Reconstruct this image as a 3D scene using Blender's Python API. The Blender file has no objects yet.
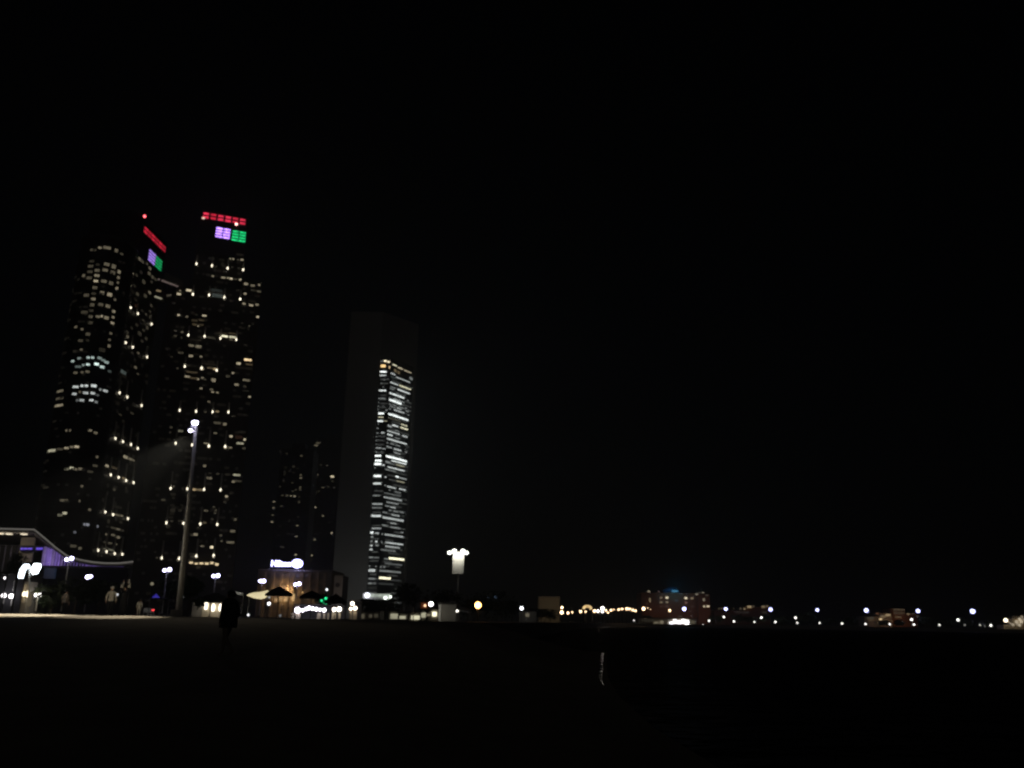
import bpy, bmesh, math, random
import numpy as np
from mathutils import Vector, Matrix, noise
random.seed(7)
R = math.radians
SC = bpy.context.scene
COL = SC.collection

# ------------------------------------------------------------------ camera
CAMZ = 1.6
F = 858.0                      # focal length in pixels of a 1024 wide picture
PITCH, ROLL = R(15.44), R(1.0)
cam_d = bpy.data.cameras.new('camera')
cam = bpy.data.objects.new('camera', cam_d)
COL.objects.link(cam)
CM = Matrix.Translation((0, 0, CAMZ)) @ Matrix.Rotation(R(90) + PITCH, 4, 'X') @ Matrix.Rotation(ROLL, 4, 'Z')
cam.matrix_world = CM
cam_d.sensor_width = 36.0
cam_d.lens = 36.0 * F / 1024.0
cam_d.clip_start, cam_d.clip_end = 0.1, 12000
cam_d.dof.use_dof = True
cam_d.dof.focus_distance = 10.0
cam_d.dof.aperture_fstop = 1.75
SC.camera = cam
EYE = Vector((0, 0, CAMZ))
RM = CM.to_3x3()
RI = RM.inverted()


def ray(px, py):
    return (RM @ Vector((px - 512.0, 384.0 - py, -F))).normalized()


def at(px, py, Y):
    d = ray(px, py)
    return EYE + d * (Y / d.y)


def gx(px, Y, z=1.42):
    """world x of the point at depth Y and height z that shows in column px"""
    lo, hi = -5000.0, 5000.0
    for _ in range(60):
        m = (lo + hi) / 2
        if proj((m, Y, z))[0] < px: lo = m
        else: hi = m
    return lo


def proj(p):
    v = RI @ (Vector(p) - EYE)
    return 512 - F * v.x / v.z, 384 + F * v.y / v.z


# ------------------------------------------------------------------ materials
def new_mat(name):
    m = bpy.data.materials.new(name)
    m.use_nodes = True
    return m, m.node_tree.nodes, m.node_tree.links, m.node_tree.nodes['Principled BSDF']


def surf(name, c, rough=0.8, metal=0.0, var=0.25, scale=4.0, bump=0.0, bscale=None, spec=0.5):
    m, N, L, B = new_mat(name)
    tc = N.new('ShaderNodeTexCoord')
    nz = N.new('ShaderNodeTexNoise'); nz.inputs['Scale'].default_value = scale; nz.inputs['Detail'].default_value = 6
    L.new(tc.outputs['Object'], nz.inputs['Vector'])
    mx = N.new('ShaderNodeMix'); mx.data_type = 'RGBA'
    mx.inputs['A'].default_value = (*[x * (1 - var) for x in c], 1)
    mx.inputs['B'].default_value = (*[min(1, x * (1 + var)) for x in c], 1)
    L.new(nz.outputs['Fac'], mx.inputs['Factor'])
    L.new(mx.outputs['Result'], B.inputs['Base Color'])
    B.inputs['Roughness'].default_value = rough
    B.inputs['Metallic'].default_value = metal
    B.inputs['Specular IOR Level'].default_value = spec
    if bump:
        n2 = N.new('ShaderNodeTexNoise'); n2.inputs['Scale'].default_value = bscale or scale * 3; n2.inputs['Detail'].default_value = 5
        L.new(tc.outputs['Object'], n2.inputs['Vector'])
        bp = N.new('ShaderNodeBump'); bp.inputs['Strength'].default_value = bump
        L.new(n2.outputs['Fac'], bp.inputs['Height']); L.new(bp.outputs['Normal'], B.inputs['Normal'])
    return m


def lin(b):
    b = b / 255.0
    return b / 12.92 if b <= 0.04045 else ((b + 0.055) / 1.055) ** 2.4


_em = {}


def glow(c, s, vary=0.0):
    """something that gives off light: colour c (linear, brightest channel 1), strength s; vary = unevenness of what is seen behind the pane"""
    key = (tuple(round(x, 3) for x in c), round(s, 3), vary)
    if key in _em: return _em[key]
    m, N, L, B = new_mat('light_%d' % len(_em))
    B.inputs['Base Color'].default_value = (0.3, 0.3, 0.3, 1)
    B.inputs['Emission Color'].default_value = (*c, 1)
    B.inputs['Emission Strength'].default_value = s
    if vary:
        tc = N.new('ShaderNodeTexCoord')
        nz = N.new('ShaderNodeTexNoise'); nz.inputs['Scale'].default_value = 0.55; nz.inputs['Detail'].default_value = 3
        L.new(tc.outputs['Object'], nz.inputs['Vector'])
        mr = N.new('ShaderNodeMapRange')
        mr.inputs['From Min'].default_value = 0.3; mr.inputs['From Max'].default_value = 0.7
        mr.inputs['To Min'].default_value = s * (1 - vary); mr.inputs['To Max'].default_value = s * (1 + vary)
        L.new(nz.outputs['Fac'], mr.inputs['Value']); L.new(mr.outputs['Result'], B.inputs['Emission Strength'])
    _em[key] = m
    return m


TINT = {'n': (1.0, .86, .58), 'w': (1.0, .74, .40), 't': (.80, 1.0, .93), 'c': (.93, 1.0, .97), 'y': (1.0, .95, .66), 'o': (1.0, .66, .28),
        'r': (1.0, .42, .22), 'b': (.84, .88, 1.0), 'g': (.92, 1.0, .8)}


def pane(b, t='n', gain=1.0):
    q = max(14, round(b / 12.0) * 12)
    return glow(TINT[t], lin(min(q, 255)) * gain * (1.0 if q < 230 else 1.5), 0.35)


M = {}
M['stone'] = surf('pale_stone', (.36, .35, .33), .7, var=.12, scale=.15, bump=.1, bscale=2)
M['concrete'] = surf('concrete', (.34, .32, .29), .85, var=.2, scale=.6, bump=.2)
M['plaster'] = surf('cream_plaster', (.5, .44, .34), .85, var=.12, scale=.8, bump=.1)
M['reddish'] = surf('red_brown_render', (.24, .10, .05), .85, var=.2, scale=.3, bump=.1)
M['white'] = surf('white_paint', (.78, .77, .74), .6, var=.06, scale=1.5)
M['metal'] = surf('grey_steel', (.38, .37, .35), .45, .6, .12, 3)
M['dark'] = surf('dark_metal', (.05, .05, .055), .5, .4, .2, 3)
M['roofing'] = surf('dark_roofing', (.035, .033, .032), .8, var=.3, scale=2, bump=.2)
M['fabric'] = surf('dark_canvas', (.03, .03, .036), .9, var=.25, scale=6, bump=.2)
M['canvas'] = surf('cream_canvas', (.72, .66, .5), .85, var=.08, scale=3, bump=.1)
M['leaf'] = surf('leaf_green', (.045, .07, .03), .7, var=.45, scale=1.2)
M['bark'] = surf('bark', (.11, .085, .06), .9, var=.35, scale=5, bump=.5)
M['paving'] = surf('paving', (.16, .155, .145), .85, var=.2, scale=.5, bump=.15)
M['land'] = surf('dark_land', (.09, .08, .065), .95, var=.3, scale=.05)
M['skin'] = surf('skin', (.36, .22, .15), .55, var=.08, scale=20)
M['hair'] = surf('dark_hair', (.02, .016, .014), .6, var=.3, scale=40)
M['cloth_dark'] = surf('dark_cloth', (.014, .014, .018), .9, var=.3, scale=25, bump=.2)
M['cloth_grey'] = surf('grey_cloth', (.16, .15, .14), .9, var=.2, scale=25, bump=.2)
M['cloth_pale'] = surf('pale_cloth', (.62, .60, .54), .9, var=.1, scale=25, bump=.2)
M['cloth_brown'] = surf('brown_cloth', (.24, .19, .15), .9, var=.15, scale=25, bump=.2)
M['car_dark'] = surf('dark_car_paint', (.03, .03, .035), .25, .3, .1, 2)
M['car_white'] = surf('white_car_paint', (.7, .7, .7), .3, 0, .04, 2)
M['tyre'] = surf('tyre_rubber', (.02, .02, .02), .85, var=.2, scale=10)
M['black'] = surf('black_steel', (.012, .012, .013), .7, .1, .2, 3)
M['navy'] = surf('blue_panel', (.06, .14, .28), .6, var=.2, scale=.6)


def curtain(name, base, panel_w, floor_h, spread=.5):
    """dark curtain wall: glass panes between mullions and floor bands, each pane a little different"""
    m, N, L, B = new_mat(name)
    tc = N.new('ShaderNodeTexCoord')
    sp = N.new('ShaderNodeSeparateXYZ'); L.new(tc.outputs['Object'], sp.inputs[0])
    ad = N.new('ShaderNodeMath'); ad.operation = 'ADD'
    L.new(sp.outputs['X'], ad.inputs[0]); L.new(sp.outputs['Y'], ad.inputs[1])
    cb = N.new('ShaderNodeCombineXYZ'); L.new(ad.outputs[0], cb.inputs['X']); L.new(sp.outputs['Z'], cb.inputs['Y'])
    br = N.new('ShaderNodeTexBrick')
    br.inputs['Scale'].default_value = 1.0
    br.inputs['Brick Width'].default_value = panel_w; br.inputs['Row Height'].default_value = floor_h
    br.inputs['Mortar Size'].default_value = .25; br.offset = 0
    br.inputs['Color1'].default_value = (*[x * (1 - spread) for x in base], 1)
    br.inputs['Color2'].default_value = (*[x * (1 + spread) for x in base], 1)
    br.inputs['Mortar'].default_value = (*[min(1, x * 1.6) for x in base], 1)
    L.new(cb.outputs[0], br.inputs['Vector']); L.new(br.outputs['Color'], B.inputs['Base Color'])
    mr = N.new('ShaderNodeMapRange'); mr.inputs['To Min'].default_value = .42; mr.inputs['To Max'].default_value = .7
    B.inputs['Specular IOR Level'].default_value = .2
    L.new(br.outputs['Fac'], mr.inputs['Value']); L.new(mr.outputs['Result'], B.inputs['Roughness'])
    return m


M['glass_warm'] = curtain('tinted_curtain_wall', (.022, .02, .019), 3.2, 3.7)
M['glass_cool'] = curtain('office_curtain_wall', (.03, .034, .036), 3.0, 4.1)
M['facade_dim'] = curtain('apartment_facade', (.05, .048, .045), 3.5, 3.3)


# ------------------------------------------------------------------ mesh building
class MB:
    def __init__(s):
        s.v, s.f = [], []

    def add(s, vs, fs):
        o = len(s.v)
        s.v += [tuple(p) for p in vs]
        s.f += [tuple(i + o for i in q) for q in fs]
        return s

    def obox(s, c, ax, ay, az):
        """box by centre and three half axes"""
        c, ax, ay, az = Vector(c), Vector(ax), Vector(ay), Vector(az)
        vs = [c + ax * i + ay * j + az * k for k in (-1, 1) for j in (-1, 1) for i in (-1, 1)]
        return s.add(vs, [(0, 2, 3, 1), (4, 5, 7, 6), (0, 1, 5, 4), (2, 6, 7, 3), (0, 4, 6, 2), (1, 3, 7, 5)])

    def box(s, x0, x1, y0, y1, z0, z1):
        return s.obox(((x0 + x1) / 2, (y0 + y1) / 2, (z0 + z1) / 2), ((x1 - x0) / 2, 0, 0), (0, (y1 - y0) / 2, 0), (0, 0, (z1 - z0) / 2))

    def prism(s, poly, z0, z1):
        n = len(poly)
        a = sum(poly[i][0] * poly[(i + 1) % n][1] - poly[(i + 1) % n][0] * poly[i][1] for i in range(n))
        if a < 0: poly = poly[::-1]
        z0 = [z0] * n if not isinstance(z0, (list, tuple)) else z0
        z1 = [z1] * n if not isinstance(z1, (list, tuple)) else z1
        vs = [(p[0], p[1], z) for p, z in zip(poly, z0)] + [(p[0], p[1], z) for p, z in zip(poly, z1)]
        fs = [tuple(range(n - 1, -1, -1)), tuple(range(n, 2 * n))] + [(i, (i + 1) % n, n + (i + 1) % n, n + i) for i in range(n)]
        return s.add(vs, fs)

    def tube(s, pts, rs, n=8, cap=True):
        pts = [Vector(p) for p in pts]
        if not isinstance(rs, (list, tuple)): rs = [rs] * len(pts)
        vs, fs = [], []
        for i, p in enumerate(pts):
            t = (pts[min(i + 1, len(pts) - 1)] - pts[max(i - 1, 0)]).normalized()
            a = t.cross(Vector((0, 1, 0)) if abs(t.y) < .9 else Vector((1, 0, 0))).normalized()
            b = t.cross(a)
            vs += [p + (a * math.cos(k * 2 * math.pi / n) + b * math.sin(k * 2 * math.pi / n)) * rs[i] for k in range(n)]
        for i in range(len(pts) - 1):
            fs += [(i * n + k, i * n + (k + 1) % n, (i + 1) * n + (k + 1) % n, (i + 1) * n + k) for k in range(n)]
        if cap:
            fs += [tuple(range(n - 1, -1, -1)), tuple(range((len(pts) - 1) * n, len(pts) * n))]
        return s.add(vs, fs)

    def lathe(s, c, prof, n=16, sx=1.0, sy=1.0):
        c = Vector(c)
        vs, fs = [], []
        for r, z in prof:
            vs += [c + Vector((r * sx * math.cos(k * 2 * math.pi / n), r * sy * math.sin(k * 2 * math.pi / n), z)) for k in range(n)]
        for i in range(len(prof) - 1):
            fs += [(i * n + k, i * n + (k + 1) % n, (i + 1) * n + (k + 1) % n, (i + 1) * n + k) for k in range(n)]
        fs += [tuple(range(n - 1, -1, -1)), tuple(range((len(prof) - 1) * n, len(prof) * n))]
        return s.add(vs, fs)

    def ball(s, c, r, n=10, m=6, sx=1, sy=1, sz=1):
        prof = [(max(.02, math.sin(math.pi * i / m)) * r, -math.cos(math.pi * i / m) * r * sz) for i in range(m + 1)]
        return s.lathe(c, prof, n, sx, sy)

    def build(s, name, mat, parent=None, smooth=False, bevel=0.0):
        o0 = parent_loc(parent)
        me = bpy.data.meshes.new(name)
        me.from_pydata([(v[0] - o0[0], v[1] - o0[1], v[2] - o0[2]) for v in s.v], [], s.f)
        me.validate()
        me.materials.append(mat)
        if smooth:
            me.polygons.foreach_set('use_smooth', [True] * len(me.polygons))
        o = bpy.data.objects.new(name, me)
        COL.objects.link(o)
        if parent: o.parent = parent
        if bevel:
            b = o.modifiers.new('bevel', 'BEVEL'); b.width = bevel; b.segments = 2; b.limit_method = 'ANGLE'
        return o


_loc = {}


def parent_loc(p):
    if p is None: return (0, 0, 0)
    return _loc.get(p.name) or parent_loc(p.parent)


def thing(name, label, cat, loc, group=None):
    o = bpy.data.objects.new(name, None)
    o.empty_display_size = .5
    COL.objects.link(o)
    o.location = loc
    _loc[o.name] = tuple(loc)
    o['label'] = label; o['category'] = cat
    if group: o['group'] = group
    return o


def struct(o, kind='structure'):
    o['kind'] = kind
    return o


def lamp_light(kind, name, loc, power, color=(1, .9, .75), radius=.15, target=None, cone=None, blend=.4, parent=None):
    d = bpy.data.lights.new(name, kind)
    d.energy = power; d.color = color; d.shadow_soft_size = radius
    if kind == 'SPOT':
        d.spot_size = R(cone); d.spot_blend = blend
    o = bpy.data.objects.new(name, d)
    COL.objects.link(o)
    o0 = parent_loc(parent)
    o.location = Vector(loc) - Vector(o0)
    if target is not None:
        o.rotation_euler = (Vector(target) - Vector(loc)).to_track_quat('-Z', 'Y').to_euler()
    if parent: o.parent = parent
    return o


ORD = ['first', 'second', 'third', 'fourth', 'fifth', 'sixth', 'seventh', 'eighth', 'ninth', 'tenth', 'eleventh', 'twelfth', 'thirteenth', 'fourteenth',
       'fifteenth', 'sixteenth', 'seventeenth', 'eighteenth', 'nineteenth', 'twentieth', 'twenty-first', 'twenty-second', 'twenty-third', 'twenty-fourth',
       'twenty-fifth', 'twenty-sixth', 'twenty-seventh', 'twenty-eighth', 'twenty-ninth', 'thirtieth', 'thirty-first', 'thirty-second', 'thirty-third',
       'thirty-fourth', 'thirty-fifth', 'thirty-sixth']


# ------------------------------------------------------------------ a flat facade: pixels of the photo to metres on it
class Face:
    def __init__(s, P, az):
        s.P = Vector((P[0], P[1], 0))
        s.d = Vector((math.sin(R(az)), math.cos(R(az)), 0))
        s.n = Vector((s.d.y, -s.d.x, 0))
        if s.n.dot(EYE - s.P) < 0: s.n = -s.n

    def uz(s, px, py):
        r = ray(px, py)
        t = (s.P - EYE).dot(s.n) / r.dot(s.n)
        p = EYE + r * t
        return (p - s.P).dot(s.d), p.z

    def pt(s, u, z, off=0.0):
        p = s.P + s.d * u + s.n * off
        return Vector((p.x, p.y, z))

    def u_at(s, px, z):
        """u of the point of height z that shows in column px"""
        a, b = -400.0, 400.0
        fa = proj(s.pt(a, z))[0] if (s.pt(a, z).y > 20) else -1e9
        for _ in range(50):
            m = (a + b) / 2
            if proj(s.pt(m, z))[0] < px: a = m
            else: b = m
        return a

    def rect(s, mb, u0, u1, z0, z1, off=.05, th=.2):
        c = s.pt((u0 + u1) / 2, (z0 + z1) / 2, off + th / 2)
        return mb.obox(c, s.d * ((u1 - u0) / 2), s.n * (th / 2), (0, 0, (z1 - z0) / 2))

    def px_rect(s, mb, cx, cy, w, h, off=.05, th=.2, grow=1.0):
        u0 = s.uz(cx - w * grow / 2, cy)[0]; u1 = s.uz(cx + w * grow / 2, cy)[0]
        z0 = s.uz(cx, cy + h * grow / 2)[1]; z1 = s.uz(cx, cy - h * grow / 2)[1]
        return s.rect(mb, u0, u1, z0, z1, off, th)

    def block(s, mb, u0, u1, z0, z1, depth, off=0.0):
        """a block that starts at the facade and goes back"""
        a, b = s.pt(u0, 0, off), s.pt(u1, 0, off)
        c, d = s.pt(u1, 0, -depth), s.pt(u0, 0, -depth)
        return mb.prism([(p.x, p.y) for p in (a, b, c, d)], z0, z1)


def conv(reg, s, rows, t0='n'):
    """(x, y, w, h, brightness[, tint]) in an enlarged crop of the photo to picture pixels"""
    out = []
    for r in rows:
        out.append((reg[0] + r[0] * s, reg[1] + r[1] * s, r[2] * s, r[3] * s, r[4], r[5] if len(r) > 5 else t0))
    return out


def put_windows(root, wins, place, stuff_name='faint_lit_window', most=100, gain=1.0, name='lit_window', cut=100):
    """the largest ones as parts of their own, the rest as one part"""
    wins = sorted(wins, key=lambda w: -(w[2] * w[3] * (w[4] + 30)))
    for w in wins[:cut]:
        mb = MB(); place(mb, w)
        mb.build(name, pane(w[4], w[5], gain), root)
    if wins[cut:]:
        mb = MB()
        for w in wins[cut:]: place(mb, w)
        o = mb.build(stuff_name, pane(90, 'n', gain), root)
        o['kind'] = 'stuff'
SKY_STRENGTH, FILL_SUN, POST_W, MAST_W, PYLON_FILL_W, HAZE = 0.00012, 0.017, 200, 15000, 9500, 0.00045
# ------------------------------------------------------------------ setting: world, moon, beach, sea, city ground
W = bpy.data.worlds.new('World'); SC.world = W; W.use_nodes = True
wn, wl = W.node_tree.nodes, W.node_tree.links
sky = wn.new('ShaderNodeTexSky'); sky.sky_type = 'NISHITA'; sky.sun_disc = False
SUN_AZ, SUN_EL = R(176), R(15)
sky.sun_elevation = SUN_EL; sky.sun_rotation = SUN_AZ
bg = wn['Background']; bg.inputs['Strength'].default_value = SKY_STRENGTH
wl.new(sky.outputs['Color'], bg.inputs['Color'])
sd = bpy.data.lights.new('fill_sun', 'SUN'); sd.energy = FILL_SUN; sd.angle = R(.5); sd.color = (1, .95, .86)  # added weak sun standing in for city glow on the tower faces
so = bpy.data.objects.new('fill_sun', sd); COL.objects.link(so)
dirv = Vector((math.sin(SUN_AZ) * math.cos(SUN_EL), math.cos(SUN_AZ) * math.cos(SUN_EL), math.sin(SUN_EL)))
so.rotation_euler = (-dirv).to_track_quat('-Z', 'Y').to_euler()
so.location = (0, -40, 60)


def sand_mat(name, base, rough, ripple):
    m, N, L, B = new_mat(name)
    tc = N.new('ShaderNodeTexCoord')
    n1 = N.new('ShaderNodeTexNoise'); n1.inputs['Scale'].default_value = .8; n1.inputs['Detail'].default_value = 8
    n2 = N.new('ShaderNodeTexNoise'); n2.inputs['Scale'].default_value = 60; n2.inputs['Detail'].default_value = 3
    mx = N.new('ShaderNodeMix'); mx.data_type = 'RGBA'
    mx.inputs['A'].default_value = (*[x * .7 for x in base], 1); mx.inputs['B'].default_value = (*[x * 1.25 for x in base], 1)
    L.new(tc.outputs['Object'], n1.inputs['Vector']); L.new(tc.outputs['Object'], n2.inputs['Vector'])
    L.new(n1.outputs['Fac'], mx.inputs['Factor']); L.new(mx.outputs['Result'], B.inputs['Base Color'])
    B.inputs['Roughness'].default_value = rough
    bp = N.new('ShaderNodeBump'); bp.inputs['Strength'].default_value = ripple; bp.inputs['Distance'].default_value = .03
    L.new(n2.outputs['Fac'], bp.inputs['Height']); L.new(bp.outputs['Normal'], B.inputs['Normal'])
    if rough > .6: B.inputs['Specular IOR Level'].default_value = .15
    return m


SEA_Z = -.30


WET = .42
SHORE = [(-40, 2.6), (0, 2.6), (11.5, 2.8), (17, 2.62)] + [(Y_, gx(px_, Y_, SEA_Z + .05) + .15) for Y_, px_ in ((24, 609), (28, 603.5), (32, 600.5), (38, 600.5), (49, 602), (64, 603.5))]


def shore_x(Y):
    """where the wet edge of the beach ends, by distance"""
    pts = SHORE + [(110, 11.4), (200, 20.5), (330, 36.0), (470, 54.0)]
    for (a, b), (c, d) in zip(pts, pts[1:]):
        if Y <= c: return b + (d - b) * (Y - a) / (c - a)
    return pts[-1][1]


def crest(Y):
    return 1.50 * (max(Y, 0) / 55.0) ** 1.2 if Y < 55 else 1.50


def beach_z(x, Y):
    d = shore_x(Y) - x
    if d < WET: return SEA_Z + .035 + .012 * d                  # the flat wet margin
    k = min(1, (d - WET) / 9.0); k = k * k * (3 - 2 * k)
    z = SEA_Z + .044 + (crest(Y) - SEA_Z - .044) * k
    am = min(1, (d - WET) / 2.0)
    z += am * (.035 * noise.noise(Vector((x * .9, Y * .9, 3))) + .03 * noise.noise(Vector((x * 2.6, Y * 2.6, 9))))
    return z


xs = [-190 + i * 2.0 for i in range(60)] + [-70 + i * .45 for i in range(178)]
ys = [-12 + i * .45 for i in range(156)] + [58.2 + .6]
verts, faces = [], []
for Y in ys:
    for k, x in enumerate(xs):
        X = x if k < len(xs) - 1 else 0
        sx = shore_x(Y)
        X = min(x, sx + .12)
        verts.append((X, Y, beach_z(X, Y)))
n = len(xs)
for j in range(len(ys) - 1):
    for i in range(n - 1):
        faces.append((j * n + i, j * n + i + 1, (j + 1) * n + i + 1, (j + 1) * n + i))
mb = MB(); mb.add(verts, faces)
struct(mb.build('beach_sand', sand_mat('beach_sand', (.38, .33, .26), .95, .5), smooth=True))
# wet margin: smooth film of water on flat sand, runs along the shore to the far curve of the bay
mb = MB(); vs, fs = [], []
ns = 110; ya, yb = 27.0, 58.0
for i in range(ns + 1):
    Y = ya + (yb - ya) * i / ns
    tp = min(1, i / 26, (ns - i) / 14)
    w = (.06 + .0009 * Y + .06 * noise.noise(Vector((Y * .9, 5, 2)))) * tp + .003
    xc_ = shore_x(Y) - .15 + .07 * noise.noise(Vector((Y * .35, 7, 1)))
    for sgn_ in (-1, 1): vs.append((xc_ + sgn_ * w, Y, SEA_Z + .035 + .012 * WET + .012))
for i in range(ns): fs.append((2 * i, 2 * i + 1, 2 * i + 3, 2 * i + 2))
mb.add(vs, fs)
m, N, L, B = new_mat('wet_sand')
B.inputs['Base Color'].default_value = (.012, .010, .008, 1); B.inputs['Roughness'].default_value = .04; B.inputs['IOR'].default_value = 1.2
rn = N.new('ShaderNodeTexNoise'); rn.inputs['Scale'].default_value = .9; rn.inputs['Detail'].default_value = 6; rn.inputs['Roughness'].default_value = .7
rm = N.new('ShaderNodeMapRange'); rm.inputs['From Min'].default_value = .42; rm.inputs['From Max'].default_value = .56; rm.inputs['To Min'].default_value = .03; rm.inputs['To Max'].default_value = .75
L.new(rn.outputs['Fac'], rm.inputs['Value']); L.new(rm.outputs['Result'], B.inputs['Roughness'])
tc = N.new('ShaderNodeTexCoord')
L.new(tc.outputs['Object'], rn.inputs['Vector'])
mp = N.new('ShaderNodeMapping'); mp.inputs['Scale'].default_value = (1.2, 2.6, 1)
n1 = N.new('ShaderNodeTexNoise'); n1.inputs['Scale'].default_value = 2.2; n1.inputs['Detail'].default_value = 5
L.new(tc.outputs['Object'], mp.inputs['Vector']); L.new(mp.outputs['Vector'], n1.inputs['Vector'])
bp = N.new('ShaderNodeBump'); bp.inputs['Strength'].default_value = 1.0; bp.inputs['Distance'].default_value = .02
L.new(n1.outputs['Fac'], bp.inputs['Height']); L.new(bp.outputs['Normal'], B.inputs['Normal'])
struct(mb.build('wet_sand', m, smooth=True))
# the sea
mb = MB(); mb.add([(-40, -200, SEA_Z), (3500, -200, SEA_Z), (3500, 5000, SEA_Z), (-40, 5000, SEA_Z)], [(0, 1, 2, 3)])
m, N, L, B = new_mat('night_sea')
B.inputs['Base Color'].default_value = (.004, .006, .008, 1); B.inputs['Roughness'].default_value = .55
B.inputs['IOR'].default_value = 1.33; B.inputs['Specular IOR Level'].default_value = .2
tc = N.new('ShaderNodeTexCoord')
acc = None
for sc_, amp in ((.35, .55), (1.4, .22), (5.0, .06)):
    nz = N.new('ShaderNodeTexNoise'); nz.inputs['Scale'].default_value = sc_; nz.inputs['Detail'].default_value = 3
    L.new(tc.outputs['Object'], nz.inputs['Vector'])
    ml = N.new('ShaderNodeMath'); ml.operation = 'MULTIPLY'; ml.inputs[1].default_value = amp
    L.new(nz.outputs['Fac'], ml.inputs[0])
    if acc is None: acc = ml
    else:
        a2 = N.new('ShaderNodeMath'); a2.operation = 'ADD'; L.new(acc.outputs[0], a2.inputs[0]); L.new(ml.outputs[0], a2.inputs[1]); acc = a2
bp = N.new('ShaderNodeBump'); bp.inputs['Strength'].default_value = 1.0; bp.inputs['Distance'].default_value = 2.0
L.new(acc.outputs[0], bp.inputs['Height']); L.new(bp.outputs['Normal'], B.inputs['Normal'])
struct(mb.build('sea', m))
# paved seafront and the land the city stands on
P_ = [(-3500, 58.0), (shore_x(58) - 9, 58.0), (shore_x(110) - 8, 110), (shore_x(200) - 7, 200), (shore_x(330) - 6, 330), (shore_x(470) - 2, 470),
      (75, 560), (150, 598), (300, 612), (620, 612), (3400, 600), (3400, 4500), (-3500, 4500)]
mb = MB(); mb.prism(P_, -2.0, 1.42)
struct(mb.build('seafront_pavement', M['paving']))
mb = MB(); mb.add([(-5000, -400, -2.2), (5000, -400, -2.2), (5000, 6000, -2.2), (-5000, 6000, -2.2)], [(0, 1, 2, 3)])
struct(mb.build('ground', M['land']))
# coast road behind the seafront, with kerbs and a broken centre line
mb = MB(); mb.add([(-300, 124, 1.424), (-9, 124, 1.424), (-9, 134, 1.424), (-300, 134, 1.424)], [(0, 1, 2, 3)])
struct(mb.build('coast_road', surf('asphalt', (.05, .05, .05), .85, var=.2, scale=1)))
mb = MB()
for i in range(48): mb.add([(-299 + i * 6, 128.9, 1.428), (-296 + i * 6, 128.9, 1.428), (-296 + i * 6, 129.1, 1.428), (-299 + i * 6, 129.1, 1.428)], [(0, 1, 2, 3)])
struct(mb.build('road_marking', M['white']))
mb = MB(); mb.box(-300, -9, 123.6, 124, 1.42, 1.54)
struct(mb.build('kerb', M['concrete']))
mb = MB(); mb.box(-300, -9, 134, 134.4, 1.42, 1.54)
struct(mb.build('kerb', M['concrete']))

# ------------------------------------------------------------------ round fronted tower (one of the twins)
GZ = 1.42
S1 = 110 / 845.0
rt = Face((gx(75, 410), 410), 2.0)                # its side facade runs straight away from the viewer
zr = rt.uz(143.5, 222)[1]
ulast = rt.u_at(166, rt.uz(165, 246)[1])
tower_a = thing('round_fronted_tower', 'tall dark tower with rounded front, arched rows of lit windows and a slanting red sign', 'skyscraper', (rt.P.x, rt.P.y, GZ))
ua = rt.uz(143, 223)[0]
zmid = rt.uz(128, 244)[1]
uA = -1.0
mb = MB(); rt.block(mb, uA, ulast, GZ, zr, 22); side = mb.build('side_block', M['glass_warm'], tower_a)
mb = MB(); rt.block(mb, uA, ulast, zr, zr + .9, 22, .4); mb.build('roof_edge', M['dark'], tower_a)
# the drum in front
CY = 404.0; RAD = 13.0
cx0 = gx(53.0, CY); DC = Vector((cx0, CY, 0))
zdrum = at(103, 238, CY - 12).z
mb = MB()
drum = [(DC.x + RAD * math.cos(a), DC.y + RAD * math.sin(a)) for a in [R(170 + i * 200 / 30) for i in range(31)]]
drum += [(rt.pt(6, 0, -.5).x, rt.pt(6, 0).y), (DC.x - RAD, CY + 24)]
mb.prism(drum, GZ, zdrum); mb.build('drum', M['glass_warm'], tower_a)
mb = MB(); mb.lathe((DC.x, DC.y, zdrum), [(RAD + .5, .02), (RAD + .5, 1.2), (RAD - 2, 1.3), (RAD - 2, 3), (RAD - 3, 3.2)], 40); mb.build('drum_cornice', M['dark'], tower_a)
mb = MB()
for i in range(1, 54):
    z = GZ + i * (zdrum - GZ) / 54
    mb.lathe((DC.x, DC.y, z), [(RAD + .01, 0), (RAD + .16, .02), (RAD + .16, .26), (RAD + .01, .28)], 48)
mb.build('floor_ledges', M['dark'], tower_a)


def cyl(px, py):
    """pixel to (angle, z) on the near side of the drum"""
    r = ray(px, py)
    o = Vector((EYE.x - DC.x, EYE.y - DC.y)); d = Vector((r.x, r.y))
    a, b, c = d.dot(d), 2 * o.dot(d), o.dot(o) - RAD * RAD
    q = b * b - 4 * a * c
    t = (-b - math.sqrt(q)) / (2 * a) if q > 0 else -b / (2 * a)
    p = EYE + r * t
    return math.atan2(p.y - DC.y, p.x - DC.x), p.z


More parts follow.
